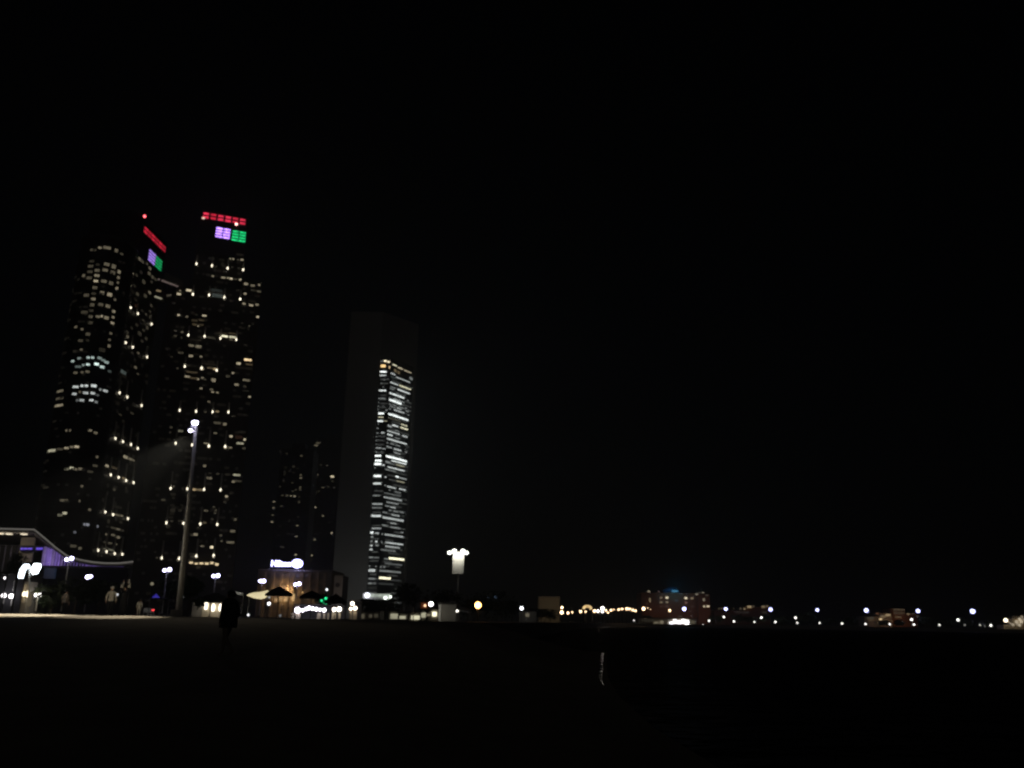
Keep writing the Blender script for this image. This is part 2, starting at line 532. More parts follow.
def cyl_put(mb, w):
    cx, cy, ww, hh = w[:4]
    ww, hh = max(ww * .92, 1.3), max(hh * .64, 1.15)
    a, z = cyl(cx, cy)
    a0, a1 = cyl(cx - ww / 2, cy)[0], cyl(cx + ww / 2, cy)[0]
    da = min(abs(a1 - a0), .5) / 2
    dz = max(.5, abs(cyl(cx, cy - hh / 2)[1] - cyl(cx, cy + hh / 2)[1]) / 2)
    dz = min(dz, 1.5)
    k = 4
    vs, fs = [], []
    for i in range(k + 1):
        t = a - da + 2 * da * i / k
        for rr in (RAD + .2, RAD + .4):
            for zz in (z - dz, z + dz): vs.append((DC.x + rr * math.cos(t), DC.y + rr * math.sin(t), zz))
    for i in range(k):
        o = i * 4
        fs += [(o + 2, o + 6, o + 7, o + 3), (o, o + 1, o + 5, o + 4), (o + 1, o + 3, o + 7, o + 5), (o, o + 4, o + 6, o + 2)]
    fs += [(0, 2, 3, 1), (4 * k, 4 * k + 1, 4 * k + 3, 4 * k + 2)]
    mb.add(vs, fs)


A_, B_, C_, D_ = (70, 200), (60, 290), (40, 375), (40, 470)
drum_w = conv(A_, S1, [
    (180,385,45,22,75),(232,368,28,18,130),(285,368,62,30,105),(355,390,25,40,90),(395,415,22,22,70),
    (170,472,36,22,50),(160,510,40,28,70),(215,498,30,22,40),(282,495,44,34,100),(335,512,34,48,95),
    (155,553,42,28,60),(210,542,38,30,95),(270,540,44,30,95),(328,558,36,40,80),(375,553,22,36,130),
    (108,582,20,30,30),(150,600,42,32,70),(208,582,40,26,130),(370,597,20,30,130),
    (200,624,34,14,190),(260,625,44,32,95),(315,640,34,40,85),(365,635,15,25,35),
    (192,675,36,30,95),(358,680,22,32,130),(128,733,40,34,70),(183,720,36,26,45),(246,716,34,38,120),(303,728,38,40,140)])
drum_w += conv(B_, S1, [
    (257,70,32,28,130),(420,75,16,24,30),(248,115,34,34,85),(313,113,40,32,80),(367,125,36,36,110),
    (190,172,52,34,55),(242,160,34,26,50),(410,165,24,30,130),
    (236,206,32,30,85),(290,205,34,26,110),(320,202,18,26,150),(355,215,36,36,120),(405,210,20,26,120),
    (234,252,36,32,60),(400,255,26,28,150),(125,285,20,20,30),(172,303,20,20,35),(388,335,20,20,40),
    (215,340,36,34,75),(160,390,36,30,70),(212,388,26,22,40),(378,383,20,22,35),(375,430,22,32,110),
    (165,460,20,16,60),(120,472,36,28,35),(322,462,50,44,40),
    (100,548,22,16,190,'t'),(150,526,30,22,150,'t'),(217,520,26,22,200,'t'),(250,520,26,22,200,'t'),(303,524,34,26,150,'t'),(328,540,30,26,150,'t'),(355,555,34,30,170,'t'),
    (140,590,46,14,90,'t'),(180,578,20,20,140,'t'),(215,573,30,20,230,'t'),(280,570,36,28,240,'t'),(322,592,36,30,200,'t'),(378,625,26,24,70,'t'),
    (120,637,30,14,40),(172,633,22,20,80),(212,628,34,14,45)])
drum_w += conv(C_, S1, [
    (275,92,46,24,200,'c'),(323,84,22,26,200,'c'),(356,84,28,20,210,'c'),(412,84,44,30,230,'c'),(462,113,20,18,130,'c'),(500,122,36,24,200,'c'),
    (155,125,42,24,110),(265,147,34,22,190,'c'),(307,132,16,12,80),(350,138,44,26,190,'c'),(405,140,36,26,200,'c'),(440,155,22,20,80,'c'),
    (150,180,50,22,80),(288,195,22,18,90,'c'),(322,195,36,24,190,'c'),(393,193,34,24,230,'c'),(430,208,24,24,120,'c'),(145,235,56,20,150),
    (205,428,14,12,90),(232,426,14,12,90),(382,426,30,20,120),(425,445,28,20,110),
    (90,582,54,30,170,'y'),(155,570,50,20,60),(205,562,34,20,170),(245,553,30,22,120),(283,552,36,24,190),
    (435,630,18,14,60),(420,697,36,18,70),(205,723,34,26,100,'y'),(243,715,32,24,200,'y'),(275,725,24,20,100),(310,722,36,18,110),(383,743,44,22,60)])
drum_w += conv(D_, S1, [
    (45,135,40,24,40),(185,234,66,14,90),(320,125,20,12,30),(155,347,40,24,90,'y'),(190,332,36,18,190,'y'),(302,238,12,14,35),(378,305,20,16,60),
    (337,418,12,22,130,'b'),(362,420,26,30,150,'b'),(440,433,22,18,150,'b'),(266,478,22,14,90,'b'),(255,585,50,30,70),(305,600,24,16,50)])
side_w = conv(A_, S1, [
    (500,438,20,26,60),(535,455,24,28,90),(557,475,16,24,80),(590,490,16,26,60),(612,525,20,26,110),
    (475,562,26,24,130),(510,578,18,24,45),(545,555,20,26,40),(607,565,20,30,80),(633,592,18,30,70),(655,610,18,22,60),
    (460,648,26,24,150),(495,660,18,22,40),(565,628,24,36,70),(625,630,16,20,45),(516,723,22,26,70),(575,735,20,34,60),(610,710,20,22,90)])
side_w += conv(B_, S1, [
    (593,30,20,30,60),(655,45,22,28,60),(687,20,18,24,110),(580,75,24,30,30),(580,120,20,30,36,'r'),(630,160,20,20,35),(700,120,18,24,60),(660,188,16,22,60),
    (690,165,16,22,50),(690,205,14,30,50),(638,232,18,18,45),(588,268,20,24,45),(548,292,22,24,35),(640,310,20,24,50),(668,290,16,30,70),
    (515,325,20,30,50),(515,357,24,26,100),(610,335,30,40,45),(660,372,22,32,50),(628,392,18,24,45),(555,485,20,24,35),(600,485,16,18,90),(612,515,20,24,30),
    (578,595,22,24,100),(596,645,18,14,60),(485,632,48,36,70,'t')])
side_w += conv(C_, S1, [(615,305,22,16,45),(705,293,28,12,50),(655,630,36,28,150),(690,645,30,24,110),(715,655,20,20,90),(510,697,34,22,170),(565,712,60,20,60,'w')])
side_w += conv(D_, S1, [
    (645,65,40,20,120,'w'),(568,150,20,24,60),(660,140,12,20,35),(595,285,80,24,25),(590,345,50,18,100),(625,352,20,16,120),(525,395,20,40,40),(620,402,20,24,40),
    (515,435,20,16,40),(560,445,40,18,60),(598,455,36,18,90),(632,465,24,18,50),(510,495,22,20,90),(560,500,36,20,90),(598,517,28,24,110),
    (495,555,24,20,50),(535,562,36,18,70),(580,570,30,18,60),(490,605,26,14,70,'y'),(545,615,60,16,110,'y'),(470,660,18,18,40)])


def face_put(face, off=.05):
    def f(mb, w):
        ww, hh = max(w[2] * .9, 1.2), max(w[3] * .68, 1.15)
        face.px_rect(mb, w[0], w[1], ww, hh, off)
    return f


def side_put(mb, w):
    face = rt
    u, z = face.uz(w[0], w[1])
    ww, hh = max(w[2] * .8, 1.15), max(w[3] * .62, 1.2)
    u0, u1 = face.u_at(w[0] - ww / 2, z), face.u_at(w[0] + ww / 2, z)
    h = hh / F * (Vector((face.pt(u, z) - EYE)).length) / 2 * 1.05
    u1 = min(u1, ulast - .3)
    face.rect(mb, min(u0, u1 - .8), u1, z - h, z + h)


rnd = random.Random(3)
faint = MB()
for k in range(150):
    z = GZ + 8 + rnd.randrange(52) * 3.75; a = R(rnd.uniform(185, 345))
    if z > zdrum - 6: continue
    p = Vector((DC.x + RAD * math.cos(a), DC.y + RAD * math.sin(a), z)); q = proj(p)
    cyl_put(faint, (q[0], q[1], rnd.uniform(1.8, 3.6), rnd.uniform(2.6, 3.4)))
faint.build('faint_lit_pane', glow((1, .86, .60), .0045, .9), tower_a)['kind'] = 'stuff'
put_windows(tower_a, drum_w, cyl_put, cut=100, gain=1.0)
faint = MB()
for k in range(130):
    z = GZ + 8 + rnd.randrange(52) * 3.75; u = rnd.uniform(4, ulast - 3)
    if z < zr - 30: rt.rect(faint, u, u + rnd.uniform(1.5, 3), z, z + 1.8, .03, .15)
faint.build('faint_lit_pane', glow((1, .84, .55), .005, .9), side)['kind'] = 'stuff'
put_windows(side, side_w, side_put, cut=100, gain=1.0)


def uplight(face, px, py, root, h=9.0, E=4.0):
    """a lamp at the foot of a pale fin that it washes with light"""
    u, z = face.uz(px, py)
    s = (face.pt(u, z) - EYE).length / F
    mb = MB(); face.rect(mb, u - .5, u + .5, z + .3, z + h, .04, .4)
    f = mb.build('lit_fin', M['white'], root)
    mb = MB(); c = face.pt(u, z, .95)
    mb.ball(c + Vector((0, 0, .3 * s)), .88 * s, 8, 6, .85, .85, 1.45)
    mb.build('uplight', glow((1, .90, .68), E), f)


ups_a = [(129,308),(136.2,314),(149.8,324.5),(123.9,343),(131,347.5),(145.4,357.3),(117.8,393.2),(125.5,397.4),(139.9,405.9),(113.6,438.8),(121.1,442),(129.2,444.9),(136,448.8),
         (109,475.2),(116.8,477.8),(124.4,481),(131.8,483),(103.4,512.3),(111.2,515),(126.2,519),(96.4,550.7),(104.7,552),(112.9,554),(120.5,554.6)]
for (x, y) in ups_a: uplight(rt, x, y, side, 9 if y > 380 else 6, 2.2)


def led_sign(face, x0, y0, x1, y1, h, cols, rows, mat, root, name, gap=.18, off=.5):
    """a lit sign of cells between two pixel corners along its top edge"""
    ua, za = face.uz(x0, y0)
    ub, zb = face.uz(x1, y1)
    z1 = (za + zb) / 2
    face_h = h / F * (face.pt(ua, za) - EYE).length
    cw, rh = (ub - ua) / cols, face_h / rows
    pn = MB(); face.rect(pn, ua - .3, ub + .3, z1 - face_h - .3, z1 + .3, .06, off - .1)
    back = pn.build(name, M['dark'], root)
    for i in range(cols):
        mb = MB()
        for j in range(rows):
            face.rect(mb, ua + i * cw + cw * gap / 2, ua + (i + 1) * cw - cw * gap / 2, z1 - (j + 1) * rh + rh * .2, z1 - j * rh - rh * .2, off, .2)
        mb.build('lit_cell', mat[i % len(mat)] if isinstance(mat, (list, tuple)) else mat, back)


RED, GRN, VIO = glow((1, .03, .07), .62, .3), glow((.03, 1, .30), .5, .3), glow((.62, .36, 1.0), 1.0, .25)
led_sign(rt, 143.6, 225.5, 165, 247, 6.6, 6, 2, [glow((1, .03, .07), .62, .3), glow((1, .03, .07), .42, .3)], tower_a, 'red_roof_sign', .16)
led_sign(rt, 148.6, 248, 155, 255, 11.5, 2, 4, glow((.44, .27, 1.0), 1.0, .3), tower_a, 'violet_roof_sign', .14)
led_sign(rt, 155.3, 255.2, 161.5, 261, 11, 2, 4, glow((.03, 1, .30), .36, .3), tower_a, 'green_roof_sign', .14)
mp_ = rt.uz(144.5, 223.5)
pm = rt.pt(mp_[0], zr, -3)
mb = MB(); mb.tube([pm, pm + Vector((0, 0, 7.5))], [.3, .15]); mast = mb.build('beacon_mast', M['dark'], tower_a)
pb = at(144.6, 216.3, pm.y)
mb.v and None
mb = MB(); mb.ball(pb, .75); mb.build('beacon', glow((1, .10, .12), 5), mast)

# ------------------------------------------------------------------ the other twin
mt = Face((gx(151, 540), 540), 69.0)
zt = mt.uz(202, 211.5)[1]
tower_b = thing('stepped_tower', 'tall dark tower with stepped wings and bright violet and green signs facing the viewer', 'skyscraper', (mt.P.x, mt.P.y, GZ))
u1 = mt.u_at(248.5, zt)
mb = MB(); mt.block(mb, 0, u1, GZ, zt, 30); mainb = mb.build('main_block', M['glass_warm'], tower_b)
mb = MB(); mt.block(mb, -.4, u1 + .4, zt, zt + 1.2, 30, .5); mb.build('roof_edge', M['dark'], tower_b)
ml = Face((mt.pt(0, 0, -9).x, mt.pt(0, 0, -9).y), 69.0)
mr_ = Face((mt.pt(u1, 0, -6).x, mt.pt(u1, 0, -6).y), 69.0)
zl = ml.uz(180, 286)[1]; ul = ml.uz(128, 600)[0]
zrr = mr_.uz(254, 281)[1]; ur = mr_.uz(262, 290)[0]
mb = MB(); ml.block(mb, ul, -.05, GZ, zl, 18); lw = mb.build('side_wing', M['glass_warm'], tower_b)
mb = MB(); mr_.block(mb, .05, ur, GZ, zrr, 18); rw = mb.build('side_wing', M['glass_warm'], tower_b)
mb = MB()
for i in range(1, 66): mt.rect(mb, .2, u1 - .2, GZ + i * (zt - GZ) / 66, GZ + i * (zt - GZ) / 66 + .3, .01, .14)
mb.build('floor_ledges', M['dark'], mainb)
E_, F_, G_, H_ = (160, 200), (160, 290), (160, 380), (150, 470)
allb = conv(E_, S1, [
    (540,452,18,18,120),(563,454,16,18,140),(612,420,56,22,25),(630,460,24,20,160),(600,460,24,16,60),
    (405,585,18,16,150),(487,597,36,16,150),(523,600,20,16,160),(547,605,22,18,220),(580,608,30,12,60),(616,612,20,18,190),
    (430,512,20,20,40),(480,495,24,40,25),(435,695,100,30,36,'t'),(440,735,90,40,60,'t'),
    (660,645,34,22,150),(712,658,34,20,120),(760,653,20,22,130),(720,695,50,16,50),(760,703,32,18,80),(655,720,20,20,150),
    (75,730,26,18,60),(145,722,34,22,200),(155,697,16,16,120),(222,695,46,24,230)])
allb += conv(F_, S1, [
    (143,193,22,16,200),(210,205,28,24,90),(340,198,36,18,190),(278,190,20,16,35),(265,235,50,24,50,'w'),(318,232,40,20,60,'w'),(265,265,40,24,60,'w'),(315,268,40,20,60,'w'),(293,278,12,12,150),
    (118,313,24,16,60),(170,323,20,18,100),(118,352,28,18,60),(165,367,18,16,50),
    (390,365,60,24,45),(480,335,80,20,50,'w'),(560,335,70,16,60,'w'),(495,355,60,20,240,'y'),(558,362,60,22,220,'y'),(545,382,30,16,80),
    (275,385,100,16,30,'w'),(240,427,46,24,110),(295,435,50,30,120),(160,483,50,20,60),(90,513,22,16,40),(237,507,34,24,140),(315,512,22,18,120),(150,445,20,14,30),
    (652,30,22,18,150),(645,105,26,20,160),(700,118,36,20,170),(745,113,26,20,140),(750,207,20,18,220),(630,255,18,14,35),(685,277,16,14,70),
    (675,537,60,22,240,'w'),(603,565,34,24,190),(685,572,60,14,80,'w'),(520,663,34,22,60),(560,638,20,18,160),(662,693,60,22,110),(588,727,36,24,130),(650,742,26,14,60),
    (385,570,100,22,30,'w'),(322,605,30,24,190),(390,600,60,16,80,'w'),(425,608,40,22,190,'w'),(245,632,100,18,60,'w'),(210,665,44,20,150),(262,678,70,22,60,'w'),(292,685,18,18,140),
    (325,675,20,18,120),(345,688,24,16,60),(410,690,38,28,130),(135,602,18,16,60)])
allb += conv(G_, S1, [
    (315,65,24,18,150),(335,40,20,14,40),(395,72,30,16,80),(405,92,22,18,140),(440,97,20,16,130),(375,167,22,18,100),(412,10,26,16,140),
    (688,130,22,18,160),(660,85,60,12,20),(347,246,18,12,80),(440,242,26,18,140,'w'),(565,278,34,16,35),(440,330,60,24,70),(498,340,30,28,120),
    (85,363,24,20,60),(78,403,18,14,50),(158,392,42,24,100,'y'),(67,490,18,16,45),(425,408,28,16,110),(545,433,26,22,190),(630,400,60,24,30),(605,440,60,34,34,'r'),
    (650,458,20,22,200),(615,487,60,22,160,'y'),(645,525,30,20,60),(355,487,42,14,130),(375,512,20,22,200),(503,518,22,26,190),(495,490,16,20,60),(540,520,32,18,110),
    (343,660,26,26,110),(265,632,18,12,60),(590,730,60,20,170,'y')])
allb += conv(H_, S1, [
    (460,25,30,14,40),(455,62,46,24,110),(440,65,18,18,60),(520,30,26,20,50),(590,35,30,20,40),(675,85,60,20,60),(640,90,24,22,120),
    (335,150,30,24,170,'w'),(375,152,60,20,120,'w'),(180,128,16,12,80),(105,230,42,20,60),(180,215,24,24,25),(175,310,40,40,40),(230,310,30,30,35),(245,270,30,20,30),(170,270,40,20,25),
    (587,203,24,22,180),(575,245,24,22,45),(430,313,36,20,80),(490,285,26,20,50),(505,310,20,20,70),(498,330,20,20,60),(168,393,20,18,60),(160,365,40,20,30),(420,405,34,22,60,'w'),(478,378,20,24,50),
    (350,495,36,26,130),(325,500,24,14,60),(543,503,22,20,70),(550,546,18,16,90),(655,380,22,26,80),(635,470,40,26,110),(617,556,64,22,110),
    (403,585,30,20,90),(473,593,24,28,240),(325,667,36,16,45),(355,668,22,28,100),(488,668,20,30,110),(40,630,20,18,35),(55,675,24,18,60)])
mw_, lw_, rw_ = [], [], []
for w in allb:
    u, z = mt.uz(w[0], w[1])
    if u < 0.3: lw_.append(w)
    elif u > u1 - .3: rw_.append(w)
    else: mw_.append(w)
for fc_, par, ua0, ub0, zt0, cnt in ((mt, mainb, 1, u1 - 1, zt - 32, 260), (ml, lw, ul + 1, -1, zl - 4, 90), (mr_, rw, 1, ur - 1, zrr - 4, 90)):
    faint = MB()
    for k in range(cnt):
        z = GZ + 8 + rnd.randrange(64) * 4.05; u = rnd.uniform(ua0, ub0 - 2)
        if z < zt0: fc_.rect(faint, u, u + rnd.uniform(1.2, 3.2), z, z + 1.6, .03, .12)
    faint.build('faint_lit_pane', glow((1, .82, .52), .005, .9), par)['kind'] = 'stuff'
put_windows(mainb, mw_, face_put(mt), gain=1.05)
put_windows(lw, lw_, face_put(ml), gain=1.05)
put_windows(rw, rw_, face_put(mr_), gain=1.05)
ups_b = [(161.7,558.5),(179,559),(196.2,556.5),(213.5,556),(166.3,523.4),(183.3,523.8),(200.2,524.5),(217,525),(170.6,488.9),(187.2,489.5),(204,490),(220.4,490.5),(175.6,443.8),(192,445.5),(208.7,446.5),(225,447),
         (179.6,411),(196,412),(212.5,412.5),(228.3,412.8),(184.7,367),(201.5,368.7),(216.6,371),(188.2,335.8),(204.5,337),(220.3,339),(236.2,340.3),(192.8,295),(209,295.8),(224.2,298),(240,299.8),(196.4,264.6),(211.8,266.5),(227.5,269),(243,270.5)]
for (x, y) in ups_b:
    f_ = mt if mt.uz(x, y)[0] < u1 - .4 else mt
    uplight(f_, x, y, mainb, 11 if y > 430 else 7, 2.9)
bl_ = conv(H_, S1, [(315,713,28,16,150),(355,720,26,14,150),(395,718,28,18,180),(435,720,28,18,180),(475,715,26,18,150),(512,726,26,20,150)])
for w in bl_:
    mb = MB(); mt.px_rect(mb, w[0], w[1], w[2], w[3] * .8, 1.2, .5); mb.build('entrance_lamp', glow((1, .78, .45), 1.1), mainb)
led_sign(mt, 202.6, 212.4, 246.6, 218.6, 6.9, 6, 2, [glow((1, .04, .10), 1.05, .3), glow((1, .03, .08), .7, .3), glow((1, .04, .1), .95, .3)], tower_b, 'red_roof_sign', .26)
led_sign(mt, 216, 227, 231, 229, 11, 2, 4, glow((.46, .24, 1.0), 2.9, .4), tower_b, 'violet_roof_sign', .12)
led_sign(mt, 232.2, 230, 246.5, 232, 11.5, 2, 4, glow((.02, 1, .30), .9, .4), tower_b, 'green_roof_sign', .12)
ub_, zb_ = mt.uz(236.3, 224.6)
mb = MB(); mb.ball(mt.pt(ub_, zb_, .8), .95); mb.build('beacon', glow((1, .5, .45), 4), tower_b)
ub_, zb_ = mt.uz(203.3, 218.6)
mb = MB(); mt.rect(mb, ub_ - .9, ub_ + .9, zb_ - .5, zb_ + .5, .6, .5); mb.build('roof_floodlight', glow((1, .7, .55), 1.3), tower_b)

# the bridge that joins the twins high up
s0 = at(156, 292, 440); s1 = at(180, 292, 548)
bridge = thing('sky_bridge', 'high bridge with a thin pinkish lit rail that joins the twin towers', 'bridge', tuple(s0))
pA, pB = at(158.5, 279.3, 446), at(177.5, 286.3, 542)
mb = MB(); d_ = (pB - pA).normalized(); sd_ = d_.cross(Vector((0, 0, 1))).normalized()
c_ = (pA + pB) / 2 + Vector((0, 0, 2.6)); up_ = sd_.cross(d_)
if up_.z < 0: up_ = -up_
mb.obox(c_, d_ * ((pB - pA).length / 2 + 2), sd_ * 3, up_ * 1.9); mb.build('deck', M['black'], bridge)
mb = MB(); mb.tube([pA, pB], .55, 8); mb.build('lit_rail', glow((1, .74, .68), .12), bridge)
for (a, b, b2, t) in (((156.8, 290.6), (162.5, 291.4), 110, 'w'), ((154.8, 296.4), (165, 300), 130, 'y'), ((167, 295.7), (173, 294.7), 60, 'n')):
    q0, q1 = at(*a, 438), at(*b, 443)
    mb = MB(); mb.tube([q0, q1], .5, 6); mb.build('lit_window', pane(b2, t, 1.3), bridge)
    mb = MB(); mb.obox((q0 + q1) / 2 + Vector((0, 2.2, 1.5)), (abs(q1.x - q0.x) / 2 + .8, 0, 0), (0, 1.5, 0), (0, 0, 3.2)); mb.build('lower_storey', M['black'], bridge)

# ------------------------------------------------------------------ office tower in a stone frame
AY = 900.0
gz0 = AY
XC = gx(376.2, AY)
fr = Face((XC, AY), 90.0)
sf = Face((XC, AY), 31.0)
tower_c = thing('framed_office_tower', 'tall slab tower in a pale stone frame, its glass side striped with white lit floors', 'skyscraper', (XC, AY, GZ))
ztop = fr.uz(364, 312)[1]
zgl = sf.uz(395, 362.5)[1] + 3.5
U0 = fr.uz(331.8, 590)[0]
US = sf.u_at(405.2, sf.uz(405, 540)[1])
ug = fr.u_at(371.2, fr.uz(371, 515)[1])
Cq = sf.pt(US, 0)
mb = MB(); mb.prism([(fr.pt(ug, 0).x, AY), (XC, AY), (Cq.x, Cq.y), (Cq.x - 30, Cq.y + 8), (fr.pt(ug, 0).x, AY + 40)], GZ, zgl)
glassb = mb.build('glass_body', M['glass_cool'], tower_c)
mb = MB(); mb.prism([(fr.pt(U0, 0).x, AY - 1.2), (fr.pt(ug - .1, 0).x, AY - 1.2), (fr.pt(ug - .1, 0).x, AY + 44), (fr.pt(U0, 0).x, AY + 44)], GZ, ztop)
mb.build('stone_pylon', M['stone'], tower_c)
USF = US + 4.2
Dq = sf.pt(USF, 0)
c0, c1 = sf.pt(-.2, 0, 1.0), sf.pt(USF, 0, 1.0)
XT = gx(379.5, AY - 1.2, ztop)
mb = MB(); mb.prism([(fr.pt(ug - .05, 0).x, AY - 1.15), (c1.x, c1.y), (Dq.x - 30, Dq.y + 12), (fr.pt(ug - .05, 0).x, AY + 42)], zgl + .02, ztop - .02)
mb.build('stone_crown', M['stone'], tower_c)
mb = MB(); sf.block(mb, US + .05, USF, GZ, zgl, 12, 1.0); mb.build('stone_pylon', M['stone'], tower_c)
mb = MB()
nfl = 60
for i in range(1, nfl):
    z = GZ + 14 + i * (zgl - GZ - 14) / nfl
    sf.rect(mb, .1, US - .1, z, z + .7, .01, .2)
mb.build('floor_bands', M['dark'], glassb)
K_, L_, M_, N_ = ((360, 350), 60 / 768.), ((360, 405), 60 / 768.), ((360, 460), 70 / 768.), ((350, 530), 80 / 768.)
segs = []


def sg(reg, rows):
    for r in rows:
        x0, x1, y, b = r[:4]
        t = r[4] if len(r) > 4 and r[4] else 'c'
        h = r[5] if len(r) > 5 else 20
        segs.append((reg[0][0] + x0 * reg[1], reg[0][0] + x1 * reg[1], reg[0][1] + y * reg[1], h * reg[1], b, t))


sg(K_, [(258,300,145,225,'n'),(302,345,140,250,'n',28),(345,388,152,240,'n',26),(412,475,185,225,'y'),(480,550,222,205,'n'),(560,655,258,180,'n'),
        (260,335,205,235,'o',46),(362,408,222,195,'w',46),(430,470,258,90,'w',52),(475,515,282,80,'w',52),(630,675,358,42,'n',50),
        (243,345,278,255,'',26),(350,455,296,180),(455,640,345,170),(243,340,325,205),(350,470,340,60,'t'),
        (300,320,380,190),(262,280,430,100),(288,310,470,170),(232,340,518,230,'',28),(220,335,620,60),(222,245,670,100),(222,245,718,110),(222,245,762,100),(285,300,718,40),
        (380,490,410,200),(500,655,452,220,'y',26),(385,460,468,80),(475,640,502,220,'',24),(350,440,490,110),(460,500,550,60),(510,535,575,130),(560,580,575,110),
        (355,570,548,225,'',30),(420,540,625,170),(540,570,665,60),(360,390,605,80),(600,625,645,110),(345,530,635,245,'',34),(540,560,700,50),(350,400,690,110),(410,470,700,130),(490,560,725,60),
        (350,400,748,120),(480,535,745,170),(570,600,740,60)])
sg(L_, [(380,460,15,110),(470,535,38,190),(320,370,65,130),(430,570,60,170,'',24),(580,625,75,130),(400,490,108,150),(500,600,145,70,'t'),(600,630,125,160),
        (230,310,108,250,'',30),(310,620,112,245,'',26),(230,305,155,195,'y'),(310,520,160,75,'y'),(520,605,245,200,'y'),(220,300,205,245,'',26),(300,400,205,135,'y'),(410,490,255,215,'',26),(510,615,285,225,'y',26),
        (225,245,243,110),(310,410,262,150,'',34),(440,500,322,140),(210,245,298,140),(330,510,328,180,'',24),(535,610,390,180,'',26),(205,245,358,180),(265,320,355,190),(320,420,372,205,'',28),(440,510,418,60),
        (200,215,405,80),(330,600,428,200,'',24),(195,215,453,70),(320,365,482,110),(385,440,492,150),(450,520,512,110),(195,215,503,70),(320,410,530,140),(430,530,560,195,'',28),(570,605,600,120),
        (193,280,550,160),(280,365,560,130),(430,520,608,140),(195,225,603,90),(265,285,597,80),(370,440,640,50),(500,525,672,110),(185,275,650,255,'',30),(275,600,652,250,'',30),
        (190,280,712,245,'',36),(290,390,720,130),(185,275,752,250,'',28)])
sg(M_, [(340,510,5,225),(390,490,50,150,'y'),(250,380,25,100),(155,235,45,245,'',28),(235,300,55,205),(300,490,75,205),(155,175,85,60),(265,400,100,110),
        (145,235,175,245,'',30),(245,290,185,195),(385,425,180,235),(430,510,195,150),(395,490,228,130,'y'),(140,235,258,215,'',28),(250,285,275,120),(295,395,290,185),(425,500,315,195),
        (315,335,330,60),(370,450,345,90),(260,450,360,85),(135,220,390,60),(245,460,405,160,'',24),(285,420,460,130),(130,270,482,155),(270,330,500,60),(330,395,515,155),(125,260,522,100),
        (310,345,550,130),(430,480,570,120),(360,420,560,50),(205,300,572,110),(340,435,600,160),(120,235,612,215,'',28),(235,480,628,185,'',28),(330,400,690,150),(235,310,712,110),(330,440,735,135),(125,255,750,160)])
sg(N_, [(195,228,25,235,'',24),(238,280,30,165),(290,320,38,170),(330,510,42,165),(485,512,22,90),(195,230,65,130),(193,220,107,195),(238,265,110,215),(290,310,115,60),(335,510,118,175),
        (190,220,150,195),(240,280,148,90),(335,480,155,155),(185,220,187,195),(225,440,188,95),(180,225,262,125),(225,320,265,85),(325,370,275,110),(370,520,270,250,'y',26),(330,500,320,80),
        (180,195,348,80),(240,258,350,80),(285,305,355,60),(315,340,355,100),(175,245,388,195,'',32),(245,420,390,115),(420,490,402,50),(175,245,467,50),(248,390,458,250,'y',26),(390,490,480,50),
        (170,215,512,95),(230,245,512,70),(270,420,512,48)])
segs.sort(key=lambda s: -((s[1] - s[0]) * s[3] * (s[4] + 40)))


def seg_mesh(mb, s):
    x0, x1, y, h = s[:4]
    xc = proj((XC, AY, fr.uz(x0, y)[1]))[0]
    h = h * .70
    if (x0 + x1) / 2 < xc:
        u0, z = fr.uz(x0 + .4, y)
        u1_ = fr.u_at(min(x1 - .4, xc), z)
        face = fr
        u0, u1_ = max(u0, ug + .3), min(u1_, -.3)
    else:
        u0, z = sf.uz(max(x0 + .3, xc + .4), y)
        u1_ = sf.u_at(x1 - .3, z)
        face = sf
        u0, u1_ = max(u0, .3), min(u1_, US - .4)
    hz = h / F * (face.pt(u0, z) - EYE).length / 2 * 1.04
    face.rect(mb, u0, max(u1_, u0 + 1), z - hz, z + hz, .05, .25)


for s in segs[:100]:
    mb = MB(); seg_mesh(mb, s); mb.build('lit_office_strip', pane(s[4], s[5], 1.45), glassb)
mb = MB()
for s in segs[100:]: seg_mesh(mb, s)
mb.build('faint_lit_window', pane(120, 'c', 1.3), glassb)['kind'] = 'stuff'
mb = MB(); rnd = random.Random(11)
fh = (zgl - 14 - GZ - 14) / 55
for i in range(55):
    z = GZ + 16 + i * fh
    for k in range(rnd.choice((1, 2, 2, 3))):
        a = rnd.uniform(.4, US * .8); sf.rect(mb, a, min(US - .5, a + rnd.uniform(4, 20)), z, z + 1.5, .02, .2)
    if rnd.random() < .6: fr.rect(mb, ug + .5 + rnd.uniform(0, 2), -.5 - rnd.uniform(0, 2), z, z + 1.5, .02, .2)
mb.build('dim_office_strip', glow((.95, 1, .95), .05, .8), glassb)['kind'] = 'stuff'
lamp_light('SPOT', 'pylon_fill', (fr.pt(ug, 0).x - 6, AY - 70, 6), PYLON_FILL_W, (.97, 1, .96), .6, (fr.pt(U0 / 2 + ug / 2, 0).x, AY, 40), 110, .8)  # added spot that brightens the pylon's foot, not a lobby fixture
